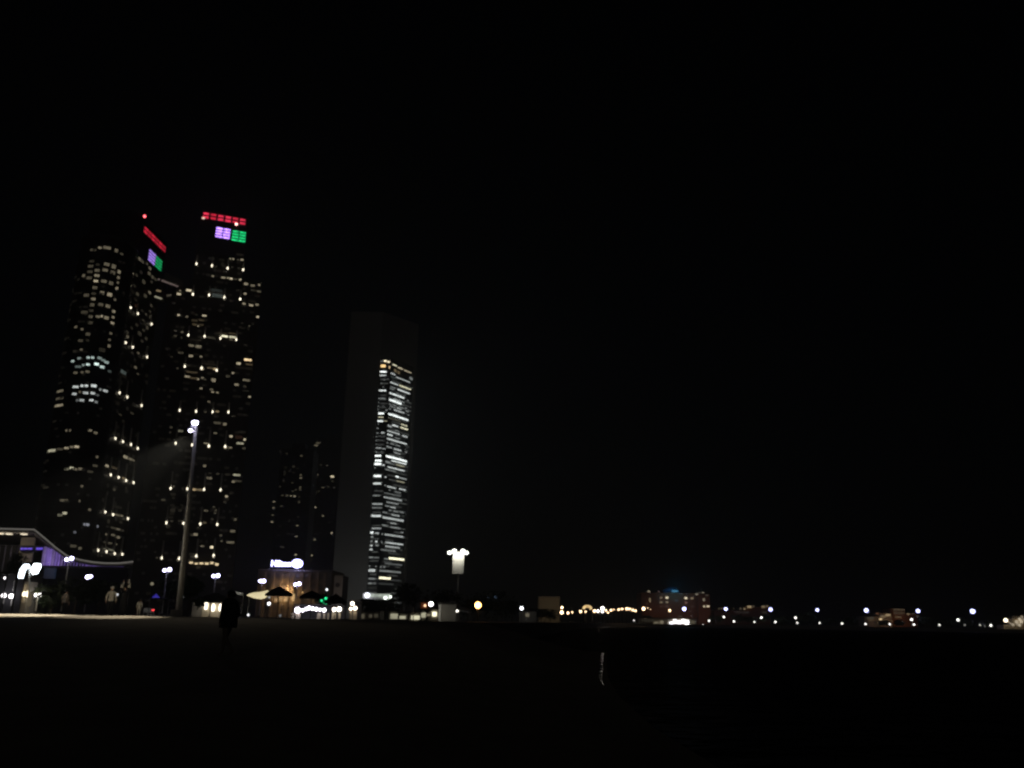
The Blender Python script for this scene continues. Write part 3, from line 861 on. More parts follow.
# bright lobby at its foot
lz0, lz1 = fr.uz(380, 600.5)[1], fr.uz(380, 594)[1]
mb = MB(); fr.rect(mb, fr.uz(366, 597)[0], fr.uz(393, 597)[0], lz0, lz1, 18, 3)
lob = mb.build('lobby', M['white'], tower_c)
for i in range(9):
    x = 371.2 + i * 2.5
    mb = MB(); fr.px_rect(mb, x, 595.8 + i * .06, 2.0, 2.9, 21.1, .4); mb.build('lobby_window', glow((.88, 1, .84), .42 + .1 * (i % 3), .3), lob)
for (x, y, r, c) in ((367.2, 595.2, 2.5, (.86, .88, 1)), (385.4, 597.9, 1.6, (.9, 1, .9)), (390.5, 596.8, 1.2, (.9, 1, .85))):
    q = at(x, y, AY - 24); mb = MB(); mb.ball(q, r * q.length / F); mb.build('entrance_lamp', glow(c, 4), lob)

# ------------------------------------------------------------------ two dim apartment towers between the twins and the office tower
SI = 90 / 864.0
dimw = conv((255, 430), SI, [
    (605,125,50,16,80),(585,148,40,14,110),(307,225,20,16,40),(447,248,26,22,60),(240,208,30,14,20),(295,360,24,30,25),(370,352,26,30,35),(405,368,20,14,25),(285,415,20,60,25),(330,395,24,20,20),
    (370,410,20,20,20),(440,432,20,20,80),(440,460,24,20,90),(630,335,16,16,45),(692,340,18,16,65),(575,408,18,16,60),(600,430,20,22,70),(545,487,20,18,110),(742,447,34,26,230),(745,492,24,20,50),
    (653,552,26,16,70),(703,543,22,16,45),(760,555,24,24,35),(545,585,18,16,70),(583,605,20,20,45),(612,588,16,14,50),(275,490,20,50,20),(358,507,28,16,35),(240,543,30,18,40),(433,560,20,60,55),
    (392,575,18,24,50),(364,588,16,14,60),(262,628,26,16,60),(308,628,22,16,80),(345,632,20,20,110),(381,635,22,22,130),(425,640,24,16,40),(423,690,24,36,45),(183,688,24,20,110),(178,748,24,20,90),
    (255,732,32,18,45),(527,723,22,22,150),(553,720,16,14,90),(578,742,20,20,150)])
dimw += conv((255, 500), SI, [
    (170,145,22,18,70),(163,210,24,18,120),(240,250,24,20,25),(415,160,14,14,40),(405,246,24,20,90),(330,200,20,40,25),(370,195,20,16,25),(396,350,26,18,100),(230,338,30,16,25),(320,325,30,14,30),
    (358,328,20,14,25),(652,153,22,18,110),(540,210,22,20,140),(718,215,30,20,25),(507,328,16,20,70),(532,325,18,22,100),(580,328,20,16,25),(628,318,16,14,30),(736,317,20,24,150),(572,380,20,22,110),
    (505,408,24,18,90),(262,452,40,18,50),(391,525,22,20,150),(492,534,22,18,110),(520,530,22,18,120),(545,532,20,22,130),(540,573,24,12,40)])
for (xa, xb, ytop, Yd, lab, lo, hi) in ((266, 302, 449, 800, 'dim apartment tower with window specks, beside the tallest tower', 0, 303), (304, 336, 438, 985, 'dim apartment tower with sparse bright windows, half behind the stone framed tower', 303, 400)):
    fc = Face((gx(xa, Yd), Yd), 88.0)
    z_ = fc.uz((xa + xb) / 2 + 6, ytop)[1]
    ub = fc.uz(xb, 600)[0]
    t = thing('apartment_tower', lab, 'tower block', (fc.P.x, fc.P.y, GZ))
    mb = MB(); fc.block(mb, 0, ub, GZ, z_, 26); bd = mb.build('wall', M['facade_dim'], t)
    mb = MB(); fc.block(mb, ub * .3, ub * .7, z_ + .02, z_ + 6, 16, -4); mb.build('roof_plant', M['dark'], t)
    put_windows(t, [w for w in dimw if lo <= w[0] < hi], face_put(fc), gain=1.25)
# ------------------------------------------------------------------ lamp posts on the seafront
LWHITE = glow((.66, .62, 1.0), 9)


def lamp_ball(c, rpx, mat, parent, name='lamp_globe', sx=1, sz=1):
    r = rpx / F * (Vector(c) - EYE).length
    mb = MB(); mb.ball(c, r, 12, 8, sx, sx, sz)
    return mb.build(name, mat, parent, smooth=True)


def twin_lamp(pxs, Y, label, g='twin globe lamp posts along the coast road', mat=None, rs=(1.5, 1.75)):
    cpx = sum(p[0] for p in pxs) / len(pxs); cpy = sum(p[1] for p in pxs) / len(pxs)
    top = at(cpx, cpy, Y)
    base = Vector((top.x, Y, 1.42))
    t = thing('lamp_post', label, 'lamp post', tuple(base), g)
    mb = MB(); mb.tube([base, base + Vector((0, 0, .5)), (top.x, Y, top.z - .1)], [.13, .09, .06]); mb.build('pole', M['white'], t)
    mb = MB(); mb.lathe(base, [(.24, 0), (.24, .12), (.14, .35)], 12); mb.build('base', M['dark'], t)
    pts = [at(p[0], p[1], Y) for p in pxs]
    if len(pts) > 1:
        mb = MB(); mb.tube([pts[0], Vector((top.x, Y, top.z - .15)), pts[-1]], .045, 6); mb.build('cross_arm', M['metal'], t)
    for p, r in zip(pts, rs): lamp_ball(p, r, mat or LWHITE, t)
    return t


twin_lamp([(66.6, 559.6), (71.6, 558.4)], 92, 'twin globe lamp post rising in front of the purple lit fins of the curved pavilion')
twin_lamp([(87.6, 577), (90.6, 577)], 131, 'short twin globe lamp post in the dark under the tail of the curved roof', rs=(1.8, 1.8))
twin_lamp([(164.6, 570.3), (169.6, 569.6)], 106, 'twin globe lamp post beside the floodlight mast, below the stepped tower')
twin_lamp([(213.4, 576), (218, 575.6)], 122, 'twin globe lamp post above the dark roofed kiosk')
twin_lamp([(260.3, 581), (264, 581)], 138, 'twin globe lamp post at the dim left edge of the orange lit hotel')
twin_lamp([(295.4, 584.5), (299.2, 583.8)], 148, 'twin globe lamp post in front of the hotel, under its bright ring sign')

# tall floodlight mast at the edge of the sand
Ym = 59.0
mb0 = at(178.5, 614.5, Ym); mtop = at(196.6, 424, Ym)
mast = thing('floodlight_mast', 'tall pale floodlight mast with two glaring heads standing at the edge of the sand', 'floodlight', (mb0.x, Ym, 1.42))
mb = MB(); mb.tube([(mb0.x, Ym, 1.42), ((mb0.x + mtop.x) / 2, Ym, (1.42 + mtop.z) / 2), (mtop.x, Ym, mtop.z - .2)], [.21, .16, .10], 12); mb.build('pole', M['white'], mast, smooth=True)
mb = MB(); mb.box(mb0.x - .42, mb0.x + .42, Ym - .42, Ym + .42, 1.40, 1.95); mb.build('base', M['concrete'], mast, bevel=.04)
for (x, y, rx, E) in ((195.1, 422.6, 2.9, 11), (190.6, 430.6, 1.9, 7)):
    p = at(x, y, Ym)
    mb = MB(); mb.tube([(mtop.x, Ym + .1, p.z), p + Vector((0, .25, 0))], .06, 6); br = mb.build('bracket', M['metal'], mast)
    mb = MB(); mb.lathe(p + Vector((0, .05, .05)), [(.10, .34), (.30, .12), (.31, .05)], 14); mb.build('hood', M['dark'], br)
    lamp_ball(p, rx, glow((.74, .70, 1.0), E * 1.3), br, 'lamp_head', 1, .9)
for tx, pw in ((-44, 1.0), (-36, 1.0), (-29.5, 1.0), (-23.5, .4)):
    lamp_light('SPOT', 'mast_lamp', (mtop.x - .2, Ym - .5, mtop.z - 1.0), MAST_W * 1.35 * pw * (1 + abs(tx + 22) / 22), (1, .92, .74), .2, (tx, 53.2, 1.4), 30 - abs(tx + 22) * .28, .95)

lamp_light('SPOT', 'mast_lamp', (mtop.x - .1, Ym - .6, mtop.z - .8), 340, (1, .93, .78), .2, (-15, 47, 1.0), 62, 1.0)
# (the post's lamp also reaches the mast)
# glaring twin floodlight post at the far left of the sand
Yl = 57.5
b0 = at(28.3, 614, Yl)
post = thing('floodlight_post', 'short post with two glaring bluish floodlights, one of them bent down in a hook', 'floodlight', (b0.x, Yl, 1.42))
ptop = at(29.5, 577, Yl)
mb = MB(); mb.tube([(b0.x, Yl, 1.40), ptop], [.07, .05], 8); mb.build('pole', M['metal'], post)
q0, q1 = at(26.4, 586, Yl), at(33, 598.5, Yl)
mb = MB(); mb.box(b0.x - .16, b0.x + .16, Yl - .14, Yl - .05, 2.0, 2.9); mb.build('control_box', M['metal'], post, bevel=.02)
hk = [at(*p, Yl) for p in ((20.6, 578.2), (21.3, 574.5), (23.0, 569.6), (25.6, 566.0), (27.8, 565.9), (28.6, 568.2))]
mb = MB(); mb.tube(hk, [.15, .17, .17, .16, .13, .09], 10); mb.build('lamp_head', glow((.80, .92, 1.0), 5), post, smooth=True)
hb = [at(*p, Yl) for p in ((37.4, 563.6), (36.8, 567), (34.6, 571), (35.4, 573.6))]
mb = MB(); mb.tube(hb, [.20, .25, .25, .18], 10); mb.build('lamp_head', glow((.82, .93, 1.0), 7), post, smooth=True)
mb = MB(); mb.tube([ptop, hk[-1]], .035, 6); mb.tube([ptop, hb[-1]], .035, 6); mb.build('bracket', M['metal'], post)
lamp_light('SPOT', 'post_lamp', (ptop.x, Yl - .6, ptop.z + .6), POST_W, (1, .90, .70), .25, (ptop.x - .5, Yl - 2.0, 1.3), 100, .6)

lamp_light('SPOT', 'post_lamp', (ptop.x, Yl - .3, ptop.z + .5), 420, (1, .95, .85), .25, (mb0.x + .5, Ym, 7.5), 62, .7)

# ------------------------------------------------------------------ curved roof pavilion
Yp = 150.0


def pp(x, y, Y=Yp): return at(x, y, Y)


ctr = pp(35, 600)
pav = thing('curved_pavilion', 'pavilion with a sweeping curved roof edge, soffit lights and purple lit fins', 'pavilion', (ctr.x, Yp, 1.42))
edge = [(-60, 527.2), (-20, 527.6), (34.5, 529), (45.6, 538), (56, 547), (67, 555), (79, 559), (92, 561.4), (105, 562.6), (118, 562.7), (126, 562), (133.4, 561.1)]
P3 = [pp(*e) for e in edge]
vs, fs = [], []
for p in P3:
    for dy in (0, 26):
        for dz in (.0, -.55 if dy == 0 else -.8): vs.append((p.x - dy * .52, Yp + dy, p.z + dz + (dy * .02)))
for i in range(len(P3) - 1):
    o = i * 4
    fs += [(o, o + 4, o + 5, o + 1), (o, o + 2, o + 6, o + 4), (o + 1, o + 5, o + 7, o + 3), (o + 2, o + 3, o + 7, o + 6)]
fs += [(0, 1, 3, 2), (4 * len(P3) - 4, 4 * len(P3) - 2, 4 * len(P3) - 1, 4 * len(P3) - 3)]
mb = MB(); mb.add(vs, fs); roof = mb.build('roof', M['concrete'], pav)
mb = MB(); mb.tube([p + Vector((0, -.12, -.1)) for p in P3], .13, 6); mb.build('edge_light', glow((1, .94, .84), .11), roof)
for (x, y) in ((-9, 533.2), (0.5, 533.6), (9, 534), (24, 534.2)):
    p = pp(x, y, Yp + 3)
    mb = MB(); mb.lathe(p, [(.5, .1), (.62, -.06), (.3, -.12)], 12); mb.build('soffit_light', glow((1, .86, .62), .9), roof)
    lamp_light('SPOT', 'soffit_lamp', p + Vector((0, 0, -.3)), 24, (1, .86, .66), .2, p + Vector((0, .3, -6)), 150, .6)
    lamp_light('POINT', 'soffit_lamp', p + Vector((0, -.4, -.55)), 12, (1, .86, .66), .2)
# walls
def wall_px(mb, x0, x1, y0, y1, Y, th=.4):
    a, b = pp(x0, y1, Y), pp(x1, y0, Y)
    return mb.box(a.x, b.x, Y, Y + th, a.z, b.z)


mb = MB(); wall_px(mb, 17.5, 35.5, 537.5, 562, Yp + 6); mb.build('panel_wall', M['plaster'], pav)
mb = MB(); wall_px(mb, -70, 17.3, 545, 577, Yp + 8); mb.build('glass_hall', glow((.80, .62, .86), .024, .9), pav)
for i in range(14):
    mb = MB(); wall_px(mb, -60 + i * 6, -59.2 + i * 6, 544.8, 577, Yp + 7.7, .2); mb.build('mullion', M['dark'], pav)
mb = MB(); wall_px(mb, -70, 42, 577.2, 617, Yp + 7); mb.build('ground_floor', M['dark'], pav)
mb = MB(); wall_px(mb, 42.2, 128, 568, 617, Yp + 9); mb.build('dark_wall', M['fabric'], pav)
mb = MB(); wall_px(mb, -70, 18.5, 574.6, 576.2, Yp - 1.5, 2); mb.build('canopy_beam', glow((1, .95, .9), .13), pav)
mb = MB(); wall_px(mb, 43, 56, 567.5, 578.5, Yp + 8); mb.build('blue_panel', glow((.12, .35, .85), .018, .6), pav)
# blue neon lettering on the panel wall
mb = MB(); wall_px(mb, 19.6, 42.4, 545.6, 551.2, Yp + 5.6, .3); sgn = mb.build('sign_board', M['dark'], pav)
k = 0
for x in (20.4, 22.6, 24.6, 26.4, 28.2, 30.2, 36.0, 37.6, 39.2, 40.8):
    mb = MB(); h = (1.1, .7, .9, .6, .8, .9, 1.1, 1.1, 1.0, 1.1)[k]; k += 1
    wall_px(mb, x, x + 1.3, 548.7 - h, 548.6 + h, Yp + 5.2, .3); mb.build('neon_stroke', glow((.18, .10, 1.0), .62), sgn)
# purple fins hung below the curved edge, shrinking with it
def edge_y(x):
    for (a, b), (c, d) in zip(edge, edge[1:]):
        if a <= x <= c: return b + (d - b) * (x - a) / (c - a)
    return 561


for i in range(27):
    x = 42.6 + i * 3.0
    yt = max(edge_y(x) + 3.2, 545.0 + (x - 42) * .38) + (1.2 if i < 8 else 0)
    ybm = 566.6 - max(0, (78 - x)) * .0 + (x - 42) * .015
    if yt > ybm - 1.2: yt = ybm - 1.2
    e = .24 if i < 12 else .12
    mb = MB(); wall_px(mb, x, x + (1.25 if i < 14 else 2.2), yt, ybm, Yp + 2.2, .5)
    mb.build('lit_fin', glow((.42, .26, 1.0) if i % 3 else (.55, .38, 1.0), e * (1.0 + .25 * ((i * 7) % 3 - 1)), .5), pav)
mb = MB(); wall_px(mb, 41, 124, 566.9, 567.6, Yp + 2); mb.build('fin_rail', M['metal'], pav)

# glazed kiosk at the far left with small lamps inside
Yk = 84.0
kc = at(9, 612, Yk)
gk = thing('glazed_kiosk', 'glass fronted kiosk with small white lamps glowing inside, by the hooked floodlight', 'kiosk', (kc.x, Yk, 1.42))
x0, x1 = gx(-40, Yk, 3), gx(14, Yk, 3)
mb = MB(); mb.box(x0, x1, Yk + 1.2, Yk + 1.35, 1.42, 5.1); mb.build('back_wall', M['fabric'], gk)
mb = MB(); mb.box(x0 - .3, x1 + .3, Yk - .3, Yk + 1.6, 5.1, 5.3); mb.build('roof', M['roofing'], gk)
for i in range(6):
    xx = x0 + (x1 - x0) * i / 5
    mb = MB(); mb.box(xx - .06, xx + .06, Yk - .05, Yk + .07, 1.42, 5.1); mb.build('post', M['dark'], gk)
for (x, y, r, E) in ((5.1, 578, 1.1, 3.2), (3.8, 595.6, 1.9, 4.5), (11.2, 596.1, 1.9, 4.5)):
    lamp_ball(at(x, y, Yk + .6), r, glow((1, .93, .95), E), gk, 'pendant_lamp')
for (x, ya, yb, w, b) in ((3.2, 598, 604, 1.6, 70), (11.4, 598, 606, 2.2, 75), (5.3, 580, 588, 2.2, 55), (13.5, 580, 591, 1.6, 60)):
    a, b_ = at(x - w / 2, yb, Yk + 1), at(x + w / 2, ya, Yk + 1)
    mb = MB(); mb.box(a.x, b_.x, Yk + 1, Yk + 1.1, a.z, b_.z); mb.build('display_panel', M['white'], gk)
lamp_light('POINT', 'kiosk_lamp', at(7, 594, Yk + .2), 14, (1, .93, .95), .2)

# warm lit booth behind the hooked floodlight
Yb = 88.0
bc = at(27, 612, Yb)
bo = thing('booth', 'narrow booth with warm lit door frames behind the hooked floodlight post', 'kiosk', (bc.x, Yb, 1.42))
for (xa, xb, ya, yb2) in ((22.9, 24.3, 584, 603), (27.2, 29.4, 584, 600)):
    a, b_ = at(xa, yb2, Yb), at(xb, ya, Yb)
    mb = MB(); mb.box(a.x, b_.x, Yb, Yb + .1, a.z, b_.z); mb.build('door_frame', M['plaster'], bo)
a, b_ = at(22, 617, Yb + 1), at(33, 582, Yb + 1)
mb = MB(); mb.box(a.x, b_.x, Yb + .3, Yb + 2, 1.42, b_.z); mb.build('wall', M['concrete'], bo)
for (x, y, r) in ((24, 594, 1.5), (28, 594, 2.0)): lamp_ball(at(x, y, Yb - .25), r, glow((1, .83, .56), 2.6), bo, 'wall_lamp', 1, 1.4)
lamp_light('POINT', 'booth_lamp', at(26, 592, Yb - 1.2), 30, (1, .84, .6), .15)


# ------------------------------------------------------------------ cars
def car(x, Y, rot, label, paint, front, tail, group='cars on the coast road'):
    t = thing('parked_car', label, 'car', (x, Y, 1.42), group)
    c, s = math.cos(rot), math.sin(rot)

    def W_(p): return (x + p[0] * c - p[1] * s, Y + p[0] * s + p[1] * c, 1.42 + p[2])
    prof = [(-2.15, .35), (-2.2, .75), (-2.0, .95), (-1.2, 1.0), (-.75, 1.42), (.75, 1.45), (1.5, .98), (2.1, .88), (2.2, .55), (2.1, .3)]
    n_ = len(prof)
    mb = MB(); vs = []
    for yy, k in ((-.86, 1), (.86, 1)):
        for (px_, pz) in prof:
            inset = .14 if pz > 1.1 else 0
            vs.append(W_((px_, yy - math.copysign(inset, yy), pz)))
    mb.add(vs, [tuple(range(n_)), tuple(range(2 * n_ - 1, n_ - 1, -1))] + [(i, n_ + i, n_ + (i + 1) % n_, (i + 1) % n_) for i in range(n_)])
    body = mb.build('body', paint, t, bevel=.05)
    for (a, b, z0, z1) in ((-1.12, -.74, 1.03, 1.36), (.78, 1.42, 1.03, 1.38)):
        mb = MB(); mb.add([W_((a if a < 0 else b, -.66, z0)), W_((a if a < 0 else b, .66, z0)), W_((b if a < 0 else a, .6, z1 + .03)), W_((b if a < 0 else a, -.6, z1 + .03))], [(0, 1, 2, 3)])
        o = mb.build('windscreen', M['glass_cool'], body)
    for sy in (-1, 1):
        for sx in (-1.35, 1.35):
            mb = MB(); mb.tube([W_((sx, sy * .72, .32)), W_((sx, sy * .90, .32))], .32, 14); wh = mb.build('wheel', M['tyre'], t)
            mb = MB(); mb.tube([W_((sx, sy * .89, .32)), W_((sx, sy * .92, .32))], .19, 10); mb.build('rim', M['metal'], wh)
        mb = MB(); mb.obox(W_((2.17, sy * .62, .68)), (.05, 0, 0), (0, .16, 0), (0, 0, .1)); mb.build('headlight', front, t)
        mb = MB(); mb.obox(W_((-2.17, sy * .62, .8)), (.06, 0, 0), (0, .18, 0), (0, 0, .12)); mb.build('tail_light', tail, t)
    return t


hl_off = surf('headlight_glass', (.5, .5, .5), .15, var=.05); tl_off = surf('tail_glass', (.25, .02, .02), .2, var=.05)
HLON = glow((1, .95, .86), 9); TLON = glow((1, .05, .06), 3.2)
car(gx(161.2, 129, 2.2), 131.5, R(36), 'dark car seen from behind with red tail lights, left of the floodlight mast', M['car_dark'], hl_off, TLON)
def chair(px, Y, label, rz):
    x = gx(px, Y, 1.9); t = thing('plastic_chair', label, 'chair', (x, Y, 1.42), 'white plastic chairs by the sand')
    c, s = math.cos(rz), math.sin(rz)
    def W_(a, b, z): return (x + a * c - b * s, Y + a * s + b * c, 1.42 + z)
    mb = MB(); mb.obox(W_(0, 0, .43), (.22 * c, .22 * s, 0), (-.22 * s, .22 * c, 0), (0, 0, .025)); mb.build('seat', M['white'], t, bevel=.01)
    mb = MB(); mb.obox(W_(0, .21, .68), (.22 * c, .22 * s, 0), (-.02 * s, .02 * c, 0), (0, 0, .2)); mb.build('backrest', M['white'], t, bevel=.01)
    for a in (-1, 1):
        for b in (-1, 1):
            mb = MB(); mb.tube([W_(a * .22, b * .22, 0), W_(a * .18, b * .18, .42)], .025, 6); mb.build('leg', M['white'], t)
        mb = MB(); mb.tube([W_(a * .23, .2, .62), W_(a * .24, -.18, .64)], .025, 6); mb.build('armrest', M['white'], t)


chair(145.6, 98, 'white plastic chair nearest the child in white', R(200))
chair(151.4, 97, 'white plastic chair turned away, next to the floodlight mast side', R(150))
lamp_light('SPOT', 'seat_fill', (gx(147, 92, 1.9), 92, 5.4), 60, (1, .98, .92), .2, (gx(148.5, 97.5, 1.9), 97.5, 1.7), 60, .6)  # added spot to brighten the chairs, no fixture stands here
tp_ = twin_lamp([(36.2, 595), (39.8, 595)], 89, 'low twin lamp between the hooked floodlight and the dark trees', None, glow((1, .95, .9), 6), (1.5, 1.7))

# blue lit tent roof
p = at(156, 595, 104)
tn = thing('tent', 'small tent with a blue lit peak left of the floodlight mast', 'tent', (p.x, 104, 1.42))
mb = MB(); mb.lathe((p.x, 104, p.z - .4), [(.62, 0), (.40, .16), (.04, .55)], 4); mb.build('peak', glow((.10, .07, 1.0), .30, .5), tn)
mb = MB(); mb.lathe((p.x, 104, 1.42 + 1.9), [(1.8, 0), (1.5, .2), (.62, p.z - .42 - 3.32)], 4); mb.build('canopy', M['fabric'], tn)
for i in range(4):
    a = R(90 * i); mb = MB(); mb.tube([(p.x + 1.6 * math.cos(a), 104 + 1.6 * math.sin(a), 1.42), (p.x + 1.6 * math.cos(a), 104 + 1.6 * math.sin(a), 3.45)], .04, 6); mb.build('leg', M['metal'], tn)


# ------------------------------------------------------------------ dark roofed kiosk with three wall lights
Yq = 100.0
xa, xb = gx(191.5, Yq, 2.5), gx(224.5, Yq, 2.5)
kq = thing('beach_kiosk', 'dark hip roofed kiosk with three bright wall lights on its cream front', 'kiosk', ((xa + xb) / 2, Yq, 1.42))
zt_ = at(205, 602.8, Yq).z
xm = gx(202.8, Yq, 2.5); xn = gx(224, Yq, 2.5)
mb = MB(); mb.box(xa + .1, xm - .05, Yq, Yq + 3, 1.42, zt_); mb.build('side_wall', M['concrete'], kq)
mb = MB(); mb.box(xm, gx(209.6, Yq, 2.5), Yq - .12, Yq + 3, 1.42, zt_); mb.build('front_wall', M['plaster'], kq)
mb = MB(); mb.box(gx(211.3, Yq, 2.5), xn, Yq - .12, Yq + 3, 1.42, zt_); mb.build('front_wall', M['plaster'], kq)
mb = MB(); mb.box(gx(209.6, Yq, 2.5) + .01, gx(211.3, Yq, 2.5) - .01, Yq + .1, Yq + 2.9, 1.42, zt_); mb.build('door', M['dark'], kq)
xc_, zc_ = gx(212.5, Yq, 5), at(212.5, 592.5, Yq + 1.5).z
mb = MB(); hw = (xb - xa) / 2 + .7; xo = (xa + xb) / 2 + .3
mb.add([(xo - hw, Yq - .8, zt_ + .02), (xo + hw, Yq - .8, zt_ + .02), (xo + hw, Yq + 3.8, zt_ + .02), (xo - hw, Yq + 3.8, zt_ + .02), (xc_ - .25, Yq + 1.5, zc_), (xc_ + .25, Yq + 1.5, zc_)],
       [(3, 2, 1, 0), (0, 1, 5, 4), (1, 2, 5), (2, 3, 4, 5), (3, 0, 4)])
mb.build('roof', M['roofing'], kq)
for (x, y) in ((206.0, 606.3), (213.2, 608), (220.6, 608)):
    p = at(x, y, Yq - .3)
    mb = MB(); mb.lathe(p, [(.06, -.36), (.15, -.30), (.19, .1), (.14, .42), (.05, .46)], 10); w_ = mb.build('wall_lamp', glow((1, .92, .74), 3.0), kq, smooth=True)
    lamp_light('POINT', 'wall_lamp_light', p + Vector((0, -.32, 0)), 9, (1, .9, .72), .1)

# neighbouring awnings and stalls
def awning(pxs, Y, label, mat, name='awning', depth=2.2):
    pts = [at(*p, Y) for p in pxs]
    c = sum(pts, Vector()) / len(pts)
    t = thing(name, label, 'awning', (c.x, Y, 1.42), 'awnings between the kiosks')
    n_ = len(pts)
    mb = MB(); vs = [tuple(p) for p in pts] + [(p.x, p.y + depth, p.z + .2 * depth) for p in pts]
    mb.add(vs, [tuple(range(n_)), tuple(range(2 * n_ - 1, n_ - 1, -1))] + [(i, n_ + i, n_ + (i + 1) % n_, (i + 1) % n_) for i in range(n_)])
    mb.build('canopy', mat, t)
    for x in (min(p.x for p in pts) + .15, max(p.x for p in pts) - .15):
        mb = MB(); mb.tube([(x, Y + .6, 1.42), (x, Y + .6, min(p.z for p in pts) + .3)], .05, 6); mb.build('pole', M['dark'], t)
    return t


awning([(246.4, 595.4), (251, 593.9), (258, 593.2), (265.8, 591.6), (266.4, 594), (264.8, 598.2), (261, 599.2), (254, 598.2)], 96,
       'cream awning with its warm light painted in, between the dark kiosk and the hotel', glow((1, .86, .50), .8, .25), depth=.9)  # warm light on the canvas is put in as glow
awning([(231.6, 591.2), (235, 591.4), (240.5, 593), (243, 594.2), (242.4, 595.2), (238, 594.6), (235, 592.4)], 95, 'thin grey awning edge just above the walking person', M['white'], depth=.3)
pa_ = at(237, 590.5, 94); lamp_light('SPOT', 'awning_fill', (pa_.x + .5, 92.6, pa_.z + 1.2), 55, (1, .95, .85), .1, (pa_.x + .3, 95.2, pa_.z - .5), 70, .5)  # added spot that picks out the awning edge, without a fixture


def parasol(apx, apy, xl, xr, yr, Y, label):
    p = at(apx, apy, Y); rr = (gx(xr, Y, p.z) - gx(xl, Y, p.z)) / 2; zr_ = at(apx, yr, Y).z
    t = thing('parasol', label, 'parasol', (p.x, Y, 1.3), 'dark parasols in front of the hotel')
    mb = MB(); hgt = p.z - zr_
    mb.lathe((p.x, Y, zr_), [(rr, -.18), (rr * 1.01, 0), (rr * .62, hgt * .5), (rr * .22, hgt * .86), (.05, hgt)], 8); mb.build('canopy', M['fabric'], t)
    mb = MB(); mb.tube([(p.x, Y, 1.3), (p.x, Y, p.z + .12)], .04, 8); mb.build('pole', M['dark'], t)
    for i in range(8):
        a = R(45 * i); mb = MB(); mb.tube([(p.x, Y, zr_ + hgt * .75), (p.x + rr * .95 * math.cos(a), Y + rr * .95 * math.sin(a), zr_ - .04)], .02, 4); mb.build('rib', M['dark'], t)
    mb = MB(); mb.lathe((p.x, Y, 1.3), [(.35, 0), (.35, .1), (.1, .16)], 12); mb.build('base', M['concrete'], t)


parasol(279.5, 586.5, 265.5, 293, 594, 78, 'dark parasol before the brightest orange bay of the hotel')
parasol(312, 590.5, 299.5, 323.5, 597, 82, 'smaller dark parasol above the row of white stall lamps')
parasol(336, 594, 325, 347, 602, 84, 'dark parasol behind the pairs of white stall lamps')

# ------------------------------------------------------------------ orange lit hotel with the bright sign on its roof
Yh = 262.0
hf = Face((gx(254.5, Yh), Yh), 90.0)
zh = hf.uz(290, 571.6)[1]
uh = hf.uz(331, 585)[0]
hot = thing('hotel', 'low cream hotel lit orange by wall lights, under a large white roof sign', 'hotel', (hf.P.x, Yh, 1.42))
mb = MB(); hf.block(mb, 0, uh, 1.42, zh, 18); wl_ = mb.build('wall', M['plaster'], hot)
mb = MB(); hf.block(mb, -.3, uh + .3, zh + .01, zh + .6, 18.5, .4); mb.build('parapet', M['concrete'], hot)
ua_ = [hf.uz(x, 590)[0] for x in (263.5, 272, 280.5, 287.5, 292.5, 301, 308.5, 317, 324)]
for u in ua_:
    mb = MB(); hf.rect(mb, u - .45, u + .45, 1.42, zh - .3, .03, .5); mb.build('pilaster', M['plaster'], hot)
for i in range(len(ua_) - 1):
    for k in range(4):
        u = (ua_[i] + ua_[i + 1]) / 2; z = 3.6 + k * 3.0
        if z + 1.5 > zh: continue
        mb = MB(); hf.rect(mb, u - .55, u + .55, z, z + 1.5, .02, .12); w_ = mb.build('window', M['concrete'], hot)
for x, y, E in ((281.5, 591, 1500), (288.6, 590, 2000), (285, 599.5, 900), (294, 600, 700), (276.5, 600, 600), (312.5, 598, 220), (262, 592, 130), (303, 592, 130)):
    u, z = hf.uz(x, y)
    c = hf.pt(u, z, 1.6)
    mb = MB(); mb.lathe(hf.pt(u, z - .3, .62), [(.12, 0), (.2, .25), (.2, .3)], 8); mb.build('wall_washer', glow((1, .62, .25), 1.2), hot)
    lamp_light('POINT', 'wall_washer_lamp', c, E * (.085 if E > 1000 else .035), (1, .58, .27), .3)
# warm windows beneath the parasols
for (x, y, w, h, b) in ((281, 599.3, 4, 4, 150), (287, 599, 3, 5, 165), (293.8, 596.5, 3, 5.5, 190), (276.5, 600, 3, 4, 90), (312.8, 597.8, 3.2, 3.2, 170), (307, 599, 6, 2, 60)):
    mb = MB(); hf.px_rect(mb, x, y, w, h, .7, .3); mb.build('lit_window', pane(b, 'o', .8), hot)
# the roof sign: letters and a ring
SIGN = glow((.48, .46, 1.0), 8.0)
su0, sz0 = hf.uz(272.0, 566.5)
su1, sz1 = hf.uz(292.0, 560.9)
sgn = thing('roof_sign', 'large blazing white sign of letters and a ring on the hotel roof', 'sign', tuple(hf.pt(su0, zh, 0)))
cu = bpy.data.curves.new('sign_text', 'FONT'); cu.body = 'Hilton'; cu.size = 1.0; cu.extrude = .12; cu.offset = .03; cu.resolution_u = 4
to = bpy.data.objects.new('sign_text', cu); COL.objects.link(to)
bpy.context.view_layer.update()
me = bpy.data.meshes.new_from_object(to.evaluated_get(bpy.context.evaluated_depsgraph_get()))
bpy.data.objects.remove(to)
co = np.empty(len(me.vertices) * 3); me.vertices.foreach_get('co', co); co = co.reshape(-1, 3)
lo, hi = co.min(0), co.max(0)
co2 = np.empty_like(co)
pz = sz1 - sz0
co2[:, 0] = (co[:, 0] - lo[0]) / (hi[0] - lo[0]) * (su1 - su0)
co2[:, 2] = (co[:, 1] - lo[1]) / (hi[1] - lo[1]) * pz
